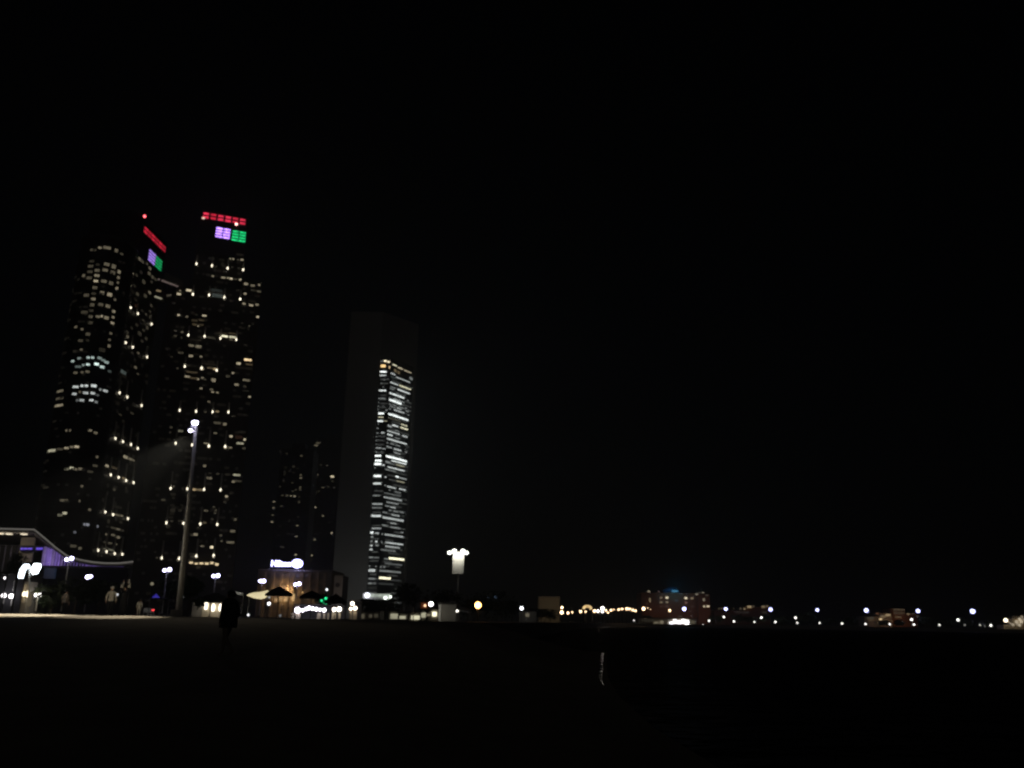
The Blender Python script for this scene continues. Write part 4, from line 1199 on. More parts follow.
co2[:, 1] = -co[:, 2] - 1.0
co2[:, 2] += sz0 - zh
me.vertices.foreach_set('co', co2.reshape(-1)); me.update(); me.materials.clear(); me.materials.append(SIGN)
o = bpy.data.objects.new('lettering', me); COL.objects.link(o); o.parent = sgn
ru, rz = hf.uz(298.2, 563.9); rr = abs(hf.uz(303.2, 563.9)[0] - ru)
mb = MB(); vs, fs = [], []
for k in range(40):
    a = k * 2 * math.pi / 40
    for r_ in (rr, rr * .62):
        for off in (1.0, 1.4):
            q = hf.pt(ru + r_ * 1.08 * math.cos(a), rz + r_ * .86 * math.sin(a), off); vs.append(q)
for k in range(40):
    a, b = k * 4, ((k + 1) % 40) * 4
    fs += [(a + 1, b + 1, b + 3, a + 3), (a, a + 2, b + 2, b), (a, b, b + 1, a + 1), (a + 2, a + 3, b + 3, b + 2)]
mb.add(vs, fs); mb.build('ring', SIGN, sgn)
mb = MB(); hf.rect(mb, ru - rr * .5, ru - rr * .22, rz - rr * .42, rz + rr * .42, 1.0, .4); hf.rect(mb, ru + rr * .02, ru + rr * .3, rz - rr * .42, rz + rr * .42, 1.0, .4); hf.rect(mb, ru - rr * .24, ru + rr * .04, rz - .18, rz + .18, 1.02, .36)
mb.build('ring_monogram', SIGN, sgn)
mb = MB()
for i in range(9):
    u = su0 + .3 + (ru + rr * .5 - su0) * i / 8
    mb.obox(hf.pt(u, (zh + sz0) / 2 + .3, .6), (.05, 0, 0), (0, .05, 0), (0, 0, max(.2, (sz0 - zh) / 2 + .3)))
mb.build('support_rail', M['dark'], sgn)

# pinkish panel wall right of the hotel
Yw = 230.0
a, b_ = at(333.4, 593, Yw), at(343.2, 575.5, Yw)
t = thing('panel_building', 'small pinkish building face with a dark round mark, beside the stone framed tower', 'building', ((a.x + b_.x) / 2, Yw, 1.42))
mb = MB(); mb.box(a.x, b_.x, Yw, Yw + 8, 1.42, b_.z); mb.build('wall', M['stone'], t)
c = at(337.6, 585, Yw - .2)
mb = MB(); mb.tube([c, c + Vector((0, .15, 0))], [.62, .62], 14); mb.build('dark_mark', M['dark'], t)
lamp_light('POINT', 'panel_fill', at(338, 589, Yw - 5), 55, (1, .78, .66), .3)  # added pinkish point light before the wall, without a fixture


# ------------------------------------------------------------------ market stalls with rows of bare white lamps
def stall(xl, xr, Y, lamps, label, posts, front_y, roof_y, warm=(1, .95, .88)):
    xa, xb = gx(xl, Y, 2.5), gx(xr, Y, 2.5)
    t = thing('market_stall', label, 'stall', ((xa + xb) / 2, Y, 1.42), 'lit stalls along the seafront')
    zr_ = at((xl + xr) / 2, roof_y, Y).z
    mb = MB(); mb.box(xa, xb, Y, Y + 2.4, zr_, zr_ + .1); mb.build('roof', M['fabric'], t)
    mb = MB(); mb.box(xa + .1, xb - .1, Y + 2.2, Y + 2.3, 1.42, zr_ - .01); mb.build('back_panel', M['fabric'], t)
    for (pl, pr) in posts:
        a, b = gx(pl, Y, 2), gx(pr, Y, 2)
        mb = MB(); mb.box(a, b, Y + .02, Y + .08, 1.42, at(pl, front_y, Y).z); mb.build('counter_panel', M['plaster'], t)
    for (x, y, r, E) in lamps:
        lamp_ball(at(x, y, Y - .12), r * .92, glow(tuple(c * c for c in warm), E * 1.2), t, 'bare_lamp')
    lamp_light('POINT', 'stall_lamp', ((xa + xb) / 2, Y - .5, zr_ - .35), 7, warm, .25)
    return t


stall(293.5, 328.5, 92, [(297.6, 610.2, 2.9, 7), (302.6, 610.4, 1.7, 5), (306.3, 609, 1.6, 5), (309.2, 607.9, 1.9, 6), (312.6, 608.6, 1.7, 6), (316.3, 609.2, 1.8, 6), (320, 609.8, 1.5, 5), (324.2, 610.2, 1.9, 6)],
      'long stall with a blazing row of white lamps under its roof', [(291.5, 294), (296, 300.5), (317.2, 320.8), (323.2, 325.2)], 613.2, 605.6, (.97, .93, 1))
stall(330.5, 342.5, 92, [(334.4, 609.6, 2.1, 6), (339.2, 609.2, 2.3, 7)], 'short stall with two white lamps side by side', [(327.4, 329), (332, 335.8), (338.6, 340.6)], 613, 605.4)
stall(348, 359, 90, [(352.4, 603.6, 1.9, 6), (350.7, 608.8, 1.5, 5), (355.2, 608.2, 1.9, 6)], 'stall with three white lamps in a triangle over pinkish panels', [(349.6, 351.8), (353, 356.8)], 611, 600.6, (1, .90, .80))
for (xl, xr, Y, y0, y1, cols, lab) in ((361, 364, 120, 614, 618.4, 75, 'dim grey stall front, leftmost of the faint ones past the triangle of lamps'), (368.5, 371.8, 120, 614.5, 617.6, 55, 'very faint narrow stall front between two other dim ones'),
                                  (373.4, 377.6, 120, 614, 617.4, 50, 'faint wide stall front below the base of the stone framed tower'),
                                  (390, 397.6, 125, 613.8, 618.8, 150, 'grey white shop front with several patches of light'), (399, 405.4, 125, 616, 618.8, 170, 'low shop front with a flat yellowish lit strip'),
                                  (410.8, 419.6, 118, 615.6, 619.4, 215, 'wide bright cream shop front with a thin pole beside it'), (420.8, 425.6, 118, 612.6, 617.6, 160, 'squarish lit shop front under the globe lamp'),
                                  (426.4, 430.2, 118, 613.8, 616, 110, 'small dim shop front between brighter shops'), (432, 436.4, 117, 611.8, 616.4, 245, 'small blazing cream shop front next to the grey block')):
    a, b_ = at(xl, y1, Y), at(xr, y0, Y)
    t = thing('shop_front', lab, 'shop', ((a.x + b_.x) / 2, Y, 1.42), 'little lit shops along the seafront')
    mb = MB(); mb.box(a.x - .3, b_.x + .3, Y + .5, Y + 4, 1.42, b_.z + .35); mb.build('wall', M['concrete'], t)
    mb = MB(); mb.box(a.x, b_.x, Y + .3, Y + .45, max(1.45, a.z), b_.z); mb.build('lit_window', pane(cols, 'y' if cols > 140 else 'n', 1.25), t)
    mb = MB(); mb.box(a.x - .4, b_.x + .4, Y - .4, Y + 4.2, b_.z + .36, b_.z + .5); mb.build('roof', M['roofing'], t)

p = at(431, 604, 121)
t = thing('lamp_post', 'single globe lamp post among the little lit shops', 'lamp post', (p.x, 121, 1.42))
mb = MB(); mb.tube([(p.x, 121, 1.42), p], .06, 8); mb.build('pole', M['metal'], t)
lamp_ball(p, 2.2, glow((1, .96, .96), 6), t)
a = at(413.6, 609, 117); t = thing('thin_pole', 'thin pale pole standing beside the wide cream shop front', 'pole', (a.x, 117, 1.42)); mb = MB(); mb.tube([(a.x, 117, 1.42), a], .06, 8); mb.build('shaft', M['white'], t)
mb = MB(); mb.lathe(a, [(.1, 0), (.1, .08), (.02, .16)], 8); mb.build('finial', M['white'], t)

a, b_ = at(420.5, 612, 135), at(428, 602.5, 135)
t = thing('orange_hut', 'small hut with an orange glow left of the globe lamp', 'hut', ((a.x + b_.x) / 2, 135, 1.42))
mb = MB(); mb.box(a.x, b_.x, 135, 138, 1.42, b_.z); mb.build('wall', M['reddish'], t)
mb = MB(); xm_ = (a.x + b_.x) / 2; mb.lathe((xm_, 136.5, b_.z + .01), [(1.2, 0), (.8, .3), (.05, .8)], 4); mb.build('roof', M['roofing'], t)
q = at(425, 605.6, 134.6); lamp_ball(q, 1.3, glow((1, .62, .35), 1.6), t, 'wall_lamp'); lamp_light('POINT', 'hut_lamp', q + Vector((-.3, -.9, .2)), 9, (1, .45, .25), .15)

a, b_ = at(438.4, 619, 92), at(456.5, 604.5, 92)
t = thing('grey_block', 'grey flat roofed block with a pale lit edge, below the floodlit banner pylon', 'building', ((a.x + b_.x) / 2, 92, 1.42))
mb = MB(); mb.box(a.x + .25, b_.x, 92, 95, 1.42, b_.z); mb.build('wall', M['concrete'], t)
mb = MB(); mb.box(a.x, a.x + .24, 91.9, 95, 1.42, b_.z + .02); mb.build('edge_wall', M['white'], t)
mb = MB(); mb.box(a.x - .1, b_.x + .15, 91.7, 95.2, b_.z + .03, b_.z + .15); mb.build('roof', M['roofing'], t)
q = at(434.2, 611, 90.5); lamp_light('POINT', 'block_light', q, 16, (1, .96, .8), .15)
t2 = thing('security_lamp', 'small white lamp on a short mast by the grey block', 'lamp', tuple(at(457.2, 617, 91)))
q = at(457.2, 611, 91); mb = MB(); mb.tube([(q.x, 91, 1.42), q], .04, 6); mb.build('pole', M['metal'], t2); lamp_ball(q, 1.2, glow((1, .95, .85), 3), t2, 'lamp_head')
pts = [at(459.5, 608.8, 96), at(463, 610, 96), at(469.5, 612.3, 96)]
t = thing('sloping_roof', 'low pale sloping roof just past the grey block', 'shelter', (pts[1].x, 96, 1.42))
mb = MB(); mb.add([tuple(p) for p in pts] + [(p.x, p.y + 3, p.z + .3) for p in pts] + [(p.x, p.y, p.z - .15) for p in pts], [(0, 1, 4, 3), (1, 2, 5, 4), (0, 6, 7, 1), (1, 7, 8, 2)]); mb.build('roof', M['white'], t)
for p in (pts[0], pts[2]):
    mb = MB(); mb.tube([(p.x, p.y + .3, 1.42), (p.x, p.y + .3, p.z)], .05, 6); mb.build('post', M['metal'], t)

# floodlit banner pylon
Yn = 205.0
bt = at(457.6, 603, Yn); tp = at(458.9, 551.5, Yn)
py_ = thing('banner_pylon', 'tall pole carrying a blank white banner panel lit by four lamps at its top', 'sign', (bt.x, Yn, 1.42))
mb = MB(); mb.tube([(bt.x, Yn, 1.42), (tp.x, Yn, tp.z)], [.26, .18], 10); mb.build('pole', M['metal'], py_)
l0, l1 = at(452.4, 573.8, Yn), at(464.2, 553.2, Yn)
mb = MB(); mb.box(l0.x, l1.x, Yn - .55, Yn - .35, l0.z, l1.z); mb.build('banner_panel', M['white'], py_)
mb = MB(); a, b_ = at(447.8, 552.6, Yn), at(468, 552.6, Yn); mb.box(a.x, b_.x, Yn - .3, Yn - .1, a.z - .1, a.z + .1); arm = mb.build('lamp_arm', M['metal'], py_)
for (x, y, r) in ((449.6, 552.7, 1.9), (454.4, 551, 2.2), (463, 551, 2.2), (466.4, 552.9, 1.9)):
    lamp_ball(at(x, y, Yn - 1.0), r, glow((1, .97, .86), 7), arm, 'flood_lamp', 1, .8)
for x in (455, 461.5):
    q = at(x, 551.5, Yn - 2.6); lamp_light('SPOT', 'banner_lamp', q + Vector((0, 0, .6)), 400, (1, .96, .80), .25, at(458, 557, Yn), 100, .8, parent=None)

# orange street lamp
q = at(478, 605.2, 115)
t = thing('street_lamp', 'single glaring orange street lamp beyond the grey block', 'street lamp', (q.x, 115, 1.42))
mb = MB(); mb.tube([(q.x, 115.2, 1.42), (q.x, 115.2, q.z)], .06, 8); mb.build('pole', M['dark'], t)
lamp_ball(q, 3.1, glow((1, .46, .13), 9), t, 'lamp_head')

# dark trees and shrubs whose outlines cut the lights behind them
def tree(px, Y, h, w, label, n=900, leaf=.32, trunk=.14, cat='tree', name='seafront_tree', base=1.42):
    x = gx(px, Y, base + h / 2)
    rnd = random.Random(int(px * 10))
    t = thing(name, label, cat, (x, Y, base), 'dark trees along the seafront')
    mb = MB(); mb.tube([(x, Y, base), (x + .1, Y, base + h * .35), (x - .05, Y, base + h * .7)], [trunk, trunk * .75, trunk * .35], 8)
    tips = []
    for k in range(6):
        a = rnd.uniform(0, 6.28); z0 = base + h * rnd.uniform(.3, .6)
        e = Vector((x + math.cos(a) * w * .33, Y + math.sin(a) * w * .33, z0 + h * rnd.uniform(.12, .3)))
        mb.tube([(x, Y, z0), e], [trunk * .5, trunk * .15], 6); tips.append(e)
    tips.append(Vector((x, Y, base + h * .8)))
    mb.build('trunk', M['bark'], t)
    mb = MB()
    cl = []
    for k in range(16):
        e = rnd.choice(tips); cl.append((e + Vector((rnd.gauss(0, w * .14), rnd.gauss(0, w * .14), rnd.gauss(0, h * .08))), w * rnd.uniform(.1, .22)))
    for k in range(n):
        c, r_ = rnd.choice(cl)
        p = c + Vector((rnd.gauss(0, 1), rnd.gauss(0, 1), rnd.gauss(0, .8))) * r_ * .75
        p.z = min(p.z, base + h)
        d1 = Vector((rnd.gauss(0, 1), rnd.gauss(0, 1), rnd.gauss(0, 1))).normalized(); d2 = d1.cross(Vector((rnd.gauss(0, 1), rnd.gauss(0, 1), 1))).normalized()
        s_ = leaf * rnd.uniform(.5, 1.2)
        mb.add([p - d1 * s_, p + d2 * s_ * .4, p + d1 * s_, p - d2 * s_ * .4], [(0, 1, 2, 3)])
    mb.build('crown', M['leaf'], t)
    return t


tree(15, 122, 9.2, 2.6, 'dark tree before the lit hall of the curved pavilion')
tree(76, 88, 3.6, 3.6, 'wide dark tree in front of the curved pavilion, behind the faint standing person')
tree(52, 90, 2.9, 3.4, 'low dark tree beside the car with headlights')
tree(99, 95, 3.4, 3.4, 'dark tree behind the person in the pale shirt')
tree(189.5, 76, 3.7, 1.5, 'slim dark tree squeezed between the floodlight mast and the kiosk')
tree(176, 118, 5, 4, 'dark tree below the twin globe lamp beside the floodlight mast')
tree(402, 160, 6.4, 3.2, 'dark tree at the foot of the stone framed tower')
tree(414.5, 170, 7.2, 2.0, 'slim dark cypress like tree beyond the little shops')
tree(385, 175, 3.7, 7, 'broad dark tree hiding the foot of the lit lobby')
tree(367, 165, 3.6, 5, 'round dark tree above the triangle of stall lamps')
tree(444, 150, 5.0, 6, 'dark tree behind the grey block')
tree(468, 160, 5.2, 7, 'broad dark tree between the banner pylon and the orange lamp')
tree(497, 230, 7.5, 9, 'dark tree past the orange lamp with small lights around it', leaf=.5)
tree(512, 235, 5, 8, 'low dark tree left of the small white lamp', leaf=.5)
tree(541, 300, 4.2, 9, 'dark shrub at the foot of the beige block', leaf=.5)

# tree wound with green lights
Yg = 100
q = at(326, 602, Yg)
t = tree(325, Yg, 2.9, 1.7, 'small tree wound with green fairy lights behind the long stall', n=500)
for (x, y, r, E) in ((321.6, 600.6, 1.25, .9), (325.8, 598.4, 1.3, 1.1), (326, 603.2, 1.3, .5), (328.4, 601.4, .9, .3), (334.9, 602.6, .9, .35), (323.6, 603, .7, .3)):
    lamp_ball(at(x, y, Yg - 1.1), r, glow((.03, 1, .36), E), t, 'fairy_light')
def small_lamp(x, y, r, Y, label, col=(.95, .97, 1), E=4, g=None, base=1.42):
    q = at(x, y, Y)
    t = thing('small_lamp', label, 'lamp', (q.x, Y, base), g)
    mb = MB(); mb.tube([(q.x, Y + .05, base), (q.x, Y + .05, q.z)], max(.03, .03 * Y / 100), 6); mb.build('pole', M['dark'], t)
    lamp_ball(q, r, glow(col, E), t, 'lamp_head')


small_lamp(326.8, 589.6, 1.1, 140, 'small white lamp above the tree wound with green lights', E=2)
small_lamp(269, 603.6, 1.4, 98, 'small white lamp below the cream awning', E=4)
small_lamp(269.2, 597.4, .9, 101, 'faint lamp just above another at the end of the cream awning', E=.5)
small_lamp(248.2, 614.9, 1.1, 80, 'low white lamp beside the walking person', E=1.5)
small_lamp(280.2, 615.6, 1.2, 80, 'dim grey low lamp beneath the larger dark parasol', E=.16)
small_lamp(117.2, 594.6, 1.1, 80, 'small dim lamp between the pale shirt person and the arms up person', E=.7)
small_lamp(521.6, 608.3, 1.6, 190, 'white lamp beside the beige block', E=5)
small_lamp(502.2, 605.7, 1.4, 240, 'yellowish lamp among the trees past the orange lamp', (1, .93, .66), 2.2)
small_lamp(507.3, 607.2, 1.2, 241, 'reddish small lamp among the trees', (1, .62, .5), .6)
small_lamp(505.4, 603.6, .9, 246, 'faint lamp above the reddish one', (1, .9, .7), .35)
small_lamp(495.6, 597.4, 1.3, 250, 'bluish small lamp highest among the trees', (.4, .62, 1), .35)
small_lamp(487.6, 598.2, 1.0, 252, 'faint bluish lamp nearest the orange street lamp', (.5, .65, 1), .16)
small_lamp(183, 596.4, 1.0, 110, 'dim lamp in the gap right of the floodlight mast', E=.35)
small_lamp(184.2, 589, .9, 112, 'faint lamp above the gap right of the floodlight mast', E=.12)
small_lamp(152, 583.8, 1.4, 140, 'faint yellowish lamp left of the twin globe lamp by the mast', (1, .9, .6), .2)
small_lamp(183.4, 613, 1.3, 75, 'pale low light near the foot of the floodlight mast', E=.2)
# ------------------------------------------------------------------ people
def person(px, Y, height, label, cloth, head_face, legs='stand', arms='down', top='cloth_grey', bottom='cloth_dark', group=None, hair='hair', long_robe=False):
    """one continuous skinned body; head_face = heading in degrees (0 faces away from the viewer)"""
    x = gx(px, Y, 2.0)
    gz = beach_z(min(x, shore_x(Y) - 2.6), Y) if Y < 58 else 1.42
    h = height
    nodes, edges = [], []

    def nd(p, r, parent=None):
        nodes.append((Vector(p) * h, r * h))
        if parent is not None: edges.append((parent, len(nodes) - 1))
        return len(nodes) - 1
    # unit body: x right, y forward, z up (as fractions of the height)
    pel = nd((0, 0, .52), .082)
    bel = nd((0, .005, .60), .078, pel)
    che = nd((0, .0, .70), .088, bel)
    sho = nd((0, -.005, .79), .066, che)
    nek = nd((0, .0, .845), .033, sho)
    hd0 = nd((0, .012, .885), .047, nek)
    hd1 = nd((0, .010, .935), .056, hd0)
    hd2 = nd((0, .004, .972), .040, hd1)
    nd((0, .070, .915), .010, hd1)                      # nose
    for s in (-1, 1):
        nd((s * .058, .0, .92), .012, hd1)               # ears
        hip = nd((s * .052, 0, .485), .062, pel)
        if legs == 'walk':
            kf = .10 if s > 0 else -.03
            ff = .13 if s > 0 else -.20
            kn = nd((s * .055, kf, .275), .040, hip)
            an = nd((s * .058, ff, .055 if s > 0 else .085), .024, kn)
            nd((s * .062, ff + .085, .022 if s > 0 else .035), .022, an)
        elif legs == 'crouch':
            kn = nd((s * .10, .20, .40), .042, hip); an = nd((s * .09, .02, .26), .026, kn); nd((s * .10, .10, .235), .022, an)
        else:
            kn = nd((s * .060, .012, .275), .041, hip); an = nd((s * .062, -.005, .05), .025, kn); nd((s * .072, .085, .022), .022, an)
        sh = nd((s * .105, -.005, .79), .043, sho)
        if arms == 'up':
            el = nd((s * .13, .03, .955), .030, sh); wr = nd((s * .085, .04, 1.12), .020, el); pa = nd((s * .08, .045, 1.165), .022, wr); dv = Vector((0, 0, 1)); sv = Vector((1, 0, 0))
        elif arms == 'pocket':
            el = nd((s * .165, -.05, .64), .032, sh); wr = nd((s * .115, .035, .535), .022, el); pa = nd((s * .105, .05, .50), .022, wr); dv = Vector((0, .2, -1)); sv = Vector((0, 1, 0))
        else:
            sw = (.06 if s > 0 else -.06) if legs == 'walk' else 0
            el = nd((s * .150, -.02 - sw, .64), .031, sh); wr = nd((s * .160, .02 - sw * 1.6, .505), .021, el); pa = nd((s * .160, .03 - sw * 1.8, .465), .022, wr); dv = Vector((0, .15, -1)); sv = Vector((0, 1, 0))
        pp_ = nodes[pa][0] / h
        for k, ln in enumerate((.030, .034, .032, .024)):
            f0 = nd(pp_ + sv * (.014 * (k - 1.5)) + dv * .022, .0055, pa); nd(pp_ + sv * (.015 * (k - 1.5)) + dv * (.022 + ln), .0045, f0)
        th = nd(pp_ + sv * .026 + dv * .004, .006, pa); nd(pp_ + sv * .036 + dv * .022, .005, th)
    me = bpy.data.meshes.new('body')
    me.from_pydata([tuple(n_[0]) for n_ in nodes], edges, [])
    o = bpy.data.objects.new('body_tmp', me); COL.objects.link(o)
    md = o.modifiers.new('skin', 'SKIN')
    if not me.skin_vertices: me.skin_vertices.new() if hasattr(me.skin_vertices, 'new') else None
    for sv_, n_ in zip(me.skin_vertices[0].data, nodes): sv_.radius = (n_[1], n_[1] * .86)
    me.skin_vertices[0].data[0].use_root = True
    ss = o.modifiers.new('sub', 'SUBSURF'); ss.levels = 2; ss.render_levels = 2
    bpy.context.view_layer.update()
    bm_ = bpy.data.meshes.new_from_object(o.evaluated_get(bpy.context.evaluated_depsgraph_get()))
    bpy.data.objects.remove(o)
    bm_.name = 'body'
    for k in ('skin', top, bottom): bm_.materials.append(M[k])
    for p in bm_.polygons:
        c = p.center / h
        p.use_smooth = True
        hand = (abs(c.x) > .13 and c.z < .50) or (arms == 'up' and c.z > 1.12) or (arms == 'pocket' and abs(c.x) > .09 and c.z < .515 and c.y > .03)
        if hand or c.z > .842 and not (arms == 'up' and abs(c.x) > .075): p.material_index = 0
        elif c.z > .50 or abs(c.x) > .125: p.material_index = 1
        else: p.material_index = 2
    zmin = min(v.co.z for v in bm_.vertices)
    t = thing('person', label, 'person', (x, Y, gz), group)
    rot = Matrix.Rotation(R(head_face), 4, 'Z')
    b = bpy.data.objects.new('body', bm_); COL.objects.link(b); b.parent = t
    b.matrix_local = rot @ Matrix.Translation((0, 0, -zmin))
    # hair as a cap that follows the skull
    mb = MB()
    prof = [(.061, -.035), (.065, -.005), (.060, .025), (.045, .050), (.022, .064), (.002, .068)]
    mb.lathe((0, -.006 * h, .935 * h), [(a * h, z * h) for a, z in prof], 14, 1.0, 1.05)
    vs = mb.v; mb.v = [(p[0], p[1] - (.018 * h if p[2] < .93 * h else 0), p[2]) for p in vs]
    me2 = bpy.data.meshes.new('hair'); me2.from_pydata(mb.v, [], mb.f); me2.materials.append(M[hair])
    for p in me2.polygons: p.use_smooth = True
    ho = bpy.data.objects.new('hair', me2); COL.objects.link(ho); ho.parent = t; ho.matrix_local = rot @ Matrix.Translation((0, 0, -zmin))
    if long_robe:
        mb = MB(); mb.lathe((0, 0, 0), [(.15 * h, .03 * h), (.135 * h, .25 * h), (.112 * h, .46 * h), (.105 * h, .60 * h), (.125 * h, .72 * h), (.118 * h, .79 * h), (.05 * h, .835 * h)], 18, 1.0, .8)
        me3 = bpy.data.meshes.new('robe'); me3.from_pydata(mb.v, [], mb.f); me3.materials.append(M[top])
        for p in me3.polygons: p.use_smooth = True
        ro = bpy.data.objects.new('robe', me3); COL.objects.link(ro); ro.parent = t; ro.matrix_local = rot
    return t, x, gz


pt_, px_, pz_ = person(230.5, 24.0, 1.74, 'person in dark clothes walking across the dark sand, seen as a silhouette', 0, 62, 'walk', 'pocket', 'cloth_dark', 'cloth_brown')
# loose dark jacket of the walker
mb = MB(); mb.lathe((px_, 24, pz_), [(.235, .74), (.25, .86), (.24, 1.05), (.245, 1.22), (.235, 1.36), (.17, 1.46), (.09, 1.52)], 20, 1.0, .72)
jk = mb.build('jacket', M['cloth_dark'], pt_, smooth=True)
person(110, 56.2, 1.84, 'person in a pale loose shirt and dark trousers at the top of the sand', 0, 10, 'stand', 'down', 'cloth_pale', 'cloth_dark', None, 'cloth_pale')
t_, x_, z_ = person(123.2, 57.0, 1.86, 'person in a long dark robe with raised white sleeves', 0, 170, 'stand', 'up', 'cloth_dark', 'cloth_dark', long_robe=True)
for s, a in ((-1, .02), (1, .05)):
    mb = MB(); p0 = Vector((x_ + s * .235, 56.93, z_ + 1.76)); p1 = Vector((x_ + s * .15 + .05, 56.9, z_ + 2.12 + (.16 if s > 0 else 0)))
    mb.tube([p0, (p0 + p1) / 2 + Vector((s * .03, 0, 0)), p1], [.10, .075, .05], 8); mb.build('white_sleeve', M['cloth_pale'], t_, smooth=True)
person(64.5, 58.6, 1.72, 'faint person in a brownish shirt near the twin globe lamp', 0, -20, 'stand', 'down', 'cloth_brown', 'cloth_dark')
person(139.2, 56.5, 1.05, 'child in white standing on the sand near the dark parked car', 0, 30, 'stand', 'down', 'cloth_pale', 'cloth_pale')
lamp_light('SPOT', 'people_fill', at(118, 575, 50) + Vector((0, 0, 1.4)), 60, (1, .96, .86), .2, (x_ - .8, 57, 2.3), 50, .6)  # added spot that lifts the figures, hung without a fixture

# ------------------------------------------------------------------ far shore
def far_lamp(x, y, r, Y, label, col, E, group, name='lamp_post', arm=False, base=1.42):
    q = at(x, y, Y)
    t = thing(name, label, 'lamp post', (q.x, Y, base), group)
    mb = MB(); mb.tube([(q.x, Y + .4, base), (q.x, Y + .4, max(q.z, base + .6))], [.12, .08], 6); mb.build('pole', M['black'], t)
    lamp_ball(q, r * .80, glow(col, E * .8), t, 'lamp_head')
    return t


YF = 625.0
tall = [(684.2, 609, 2.7), (725.8, 609, 2.3), (770.6, 609.5, 2.5), (817.3, 610, 2.1), (866.3, 610.4, 2.7), (918, 611, 2.4), (972.6, 611.3, 2.9)]
where = ['standing before the reddish hotel', 'first to the right of the reddish hotel', 'at the end of the dim brown building', 'alone over the dark shore', 'at the start of the orange fort', 'at the end of the orange fort', 'last before the ornate orange house']
for (x, y, r), w in zip(tall, where): far_lamp(x, y, r * .8, YF + 12, 'tall bluish white far shore lamp, ' + w, (.50, .52, 1.0), 8, 'tall white lamps on the far shore', 'tall_lamp_post')
low = [(634, 620.5, 1.2, 2), (655.2, 620.6, 1.5, 4), (694, 620.6, 1.4, 4), (703, 625, 1.2, 2.5), (709, 620.7, 1.4, 4), (720, 625.4, .9, .5), (723.8, 617, 1.5, 4), (734, 621.4, 1.4, 4), (749.4, 626, 1, .6), (754.4, 622, 1.2, 3), (755.6, 626, 1.4, 4),
       (761.3, 617.6, 1.5, 5), (775.4, 622, 1.4, 4), (785.5, 627, .9, .25), (795.5, 617.8, 1.5, 5), (797.3, 622.8, 1.2, 3.5), (815, 627.2, .7, .2), (819.6, 623, 1.2, 3), (832.7, 627.6, 1.0, 1.6), (838, 627.6, .8, .3), (842, 623.6, 1.3, 4),
       (865.6, 624, 1.3, 4), (868.6, 628.2, .8, .5), (877, 628.3, .8, .5), (889.6, 624.2, 1.3, 4), (891, 628.3, .8, .5), (911.6, 619.6, 1.6, 5), (914, 624.6, 1.4, 4), (939.4, 624.9, 1.2, 3), (958, 620, 1.6, 5), (959.2, 629.3, .9, .4), (964.8, 625, 1, .6),
       (975.4, 629.4, 1, .6), (980, 625, 1.1, 1.3), (984.6, 626, .8, .4), (990.8, 625.4, 1.4, 4.5)]
low.sort()
for i, (x, y, r, E) in enumerate(low):
    b = 'bright ' if E >= 3 else 'dim ' if E <= .6 else ''
    hgt = 'tall ' if y < 620 + (x - 640) * .012 else 'low '
    far_lamp(x, y, r * .76, YF + 4, f'{b}{hgt}waterside lamp, {ORD[i]} along the far shore from the reddish hotel', (1, .97, .90), E, 'waterside lamps of the far shore', 'waterside_lamp')
warm = [(562, 607.6, 1.8, 6), (561.8, 612.4, 2.3, 7), (568, 613, 1.7, 5), (572.2, 612.3, 1.2, 4), (580.6, 611.5, 1.8, 5), (585.6, 611.7, 1.3, 4), (594.5, 611, 2.0, 6), (598, 611.1, 1.5, 5), (602.5, 608.3, 2.0, 7), (602.4, 611.4, 1.5, 5),
        (606, 610.4, 1.4, 5), (608, 612.6, 1.3, 4), (611, 610.2, 1.5, 5), (613.8, 609.6, 1.0, 3.5), (618.8, 609.6, 1.5, 5), (622.2, 609, 1.4, 5), (626.7, 608.8, 1.8, 5), (629.4, 608.9, 1.6, 5), (632.8, 610, 1.6, 5), (635.5, 610.8, 1.5, 5),
        (643.6, 608.7, 2.2, 7), (647.6, 608, 1.1, 1.5), (650.4, 609.4, .9, .9), (669.7, 610.5, 1.7, 5)]
for i, (x, y, r, E) in enumerate(warm):
    z = 'large ' if r >= 2 else 'small ' if r < 1.35 else ''
    far_lamp(x, y, r * (.95 if 596 < x < 604 else .85), 330 + (x - 560) * 2.6, f'{z}warm street lamp, {ORD[i]} in the string from beige block to reddish hotel', ((1, .92, .84) if 596 < x < 604 else (1, .66, .37)), E * (2.2 if 596 < x < 604 else 1.2), 'string of warm street lamps', 'street_lamp', base=1.42)
# golden arch in the string of lamps
Ya = 430
t = thing('lit_arch', 'small golden lit arch rising over the string of warm lamps', 'arch', tuple(at(587.4, 612, Ya)))
pts = [at(*p, Ya) for p in ((583.6, 609.2), (584.0, 607.4), (585.4, 606.5), (587.4, 606.3), (589.4, 606.6), (590.8, 607.8), (591.2, 609.4))]
mb = MB(); mb.tube(pts, .62, 8); mb.build('span', glow((1, .68, .30), .95, .3), t)
for p in (pts[0], pts[-1]):
    mb = MB(); mb.tube([(p.x, p.y, 1.42), (p.x, p.y, p.z - .7)], .5, 8); mb.build('leg', M['black'], t)

# plain beige block
Yb2 = 350
a, b_ = at(538.6, 612, Yb2), at(559.6, 597.6, Yb2)
t = thing('beige_block', 'plain beige windowless block left of the string of warm lamps', 'building', ((a.x + b_.x) / 2, Yb2, 1.42))
mb = MB(); mb.box(a.x, b_.x, Yb2, Yb2 + 9, 1.42, b_.z); mb.build('wall', M['plaster'], t)
mb = MB(); mb.box(a.x - .15, b_.x + .15, Yb2 - .15, Yb2 + 9.15, b_.z + .01, b_.z + .35); mb.build('parapet', M['concrete'], t)
lamp_light('POINT', 'block_light', at(552, 606, Yb2 - 13), 190, (1, .80, .52), .3)  # added point light standing in for the street lamps beside the block
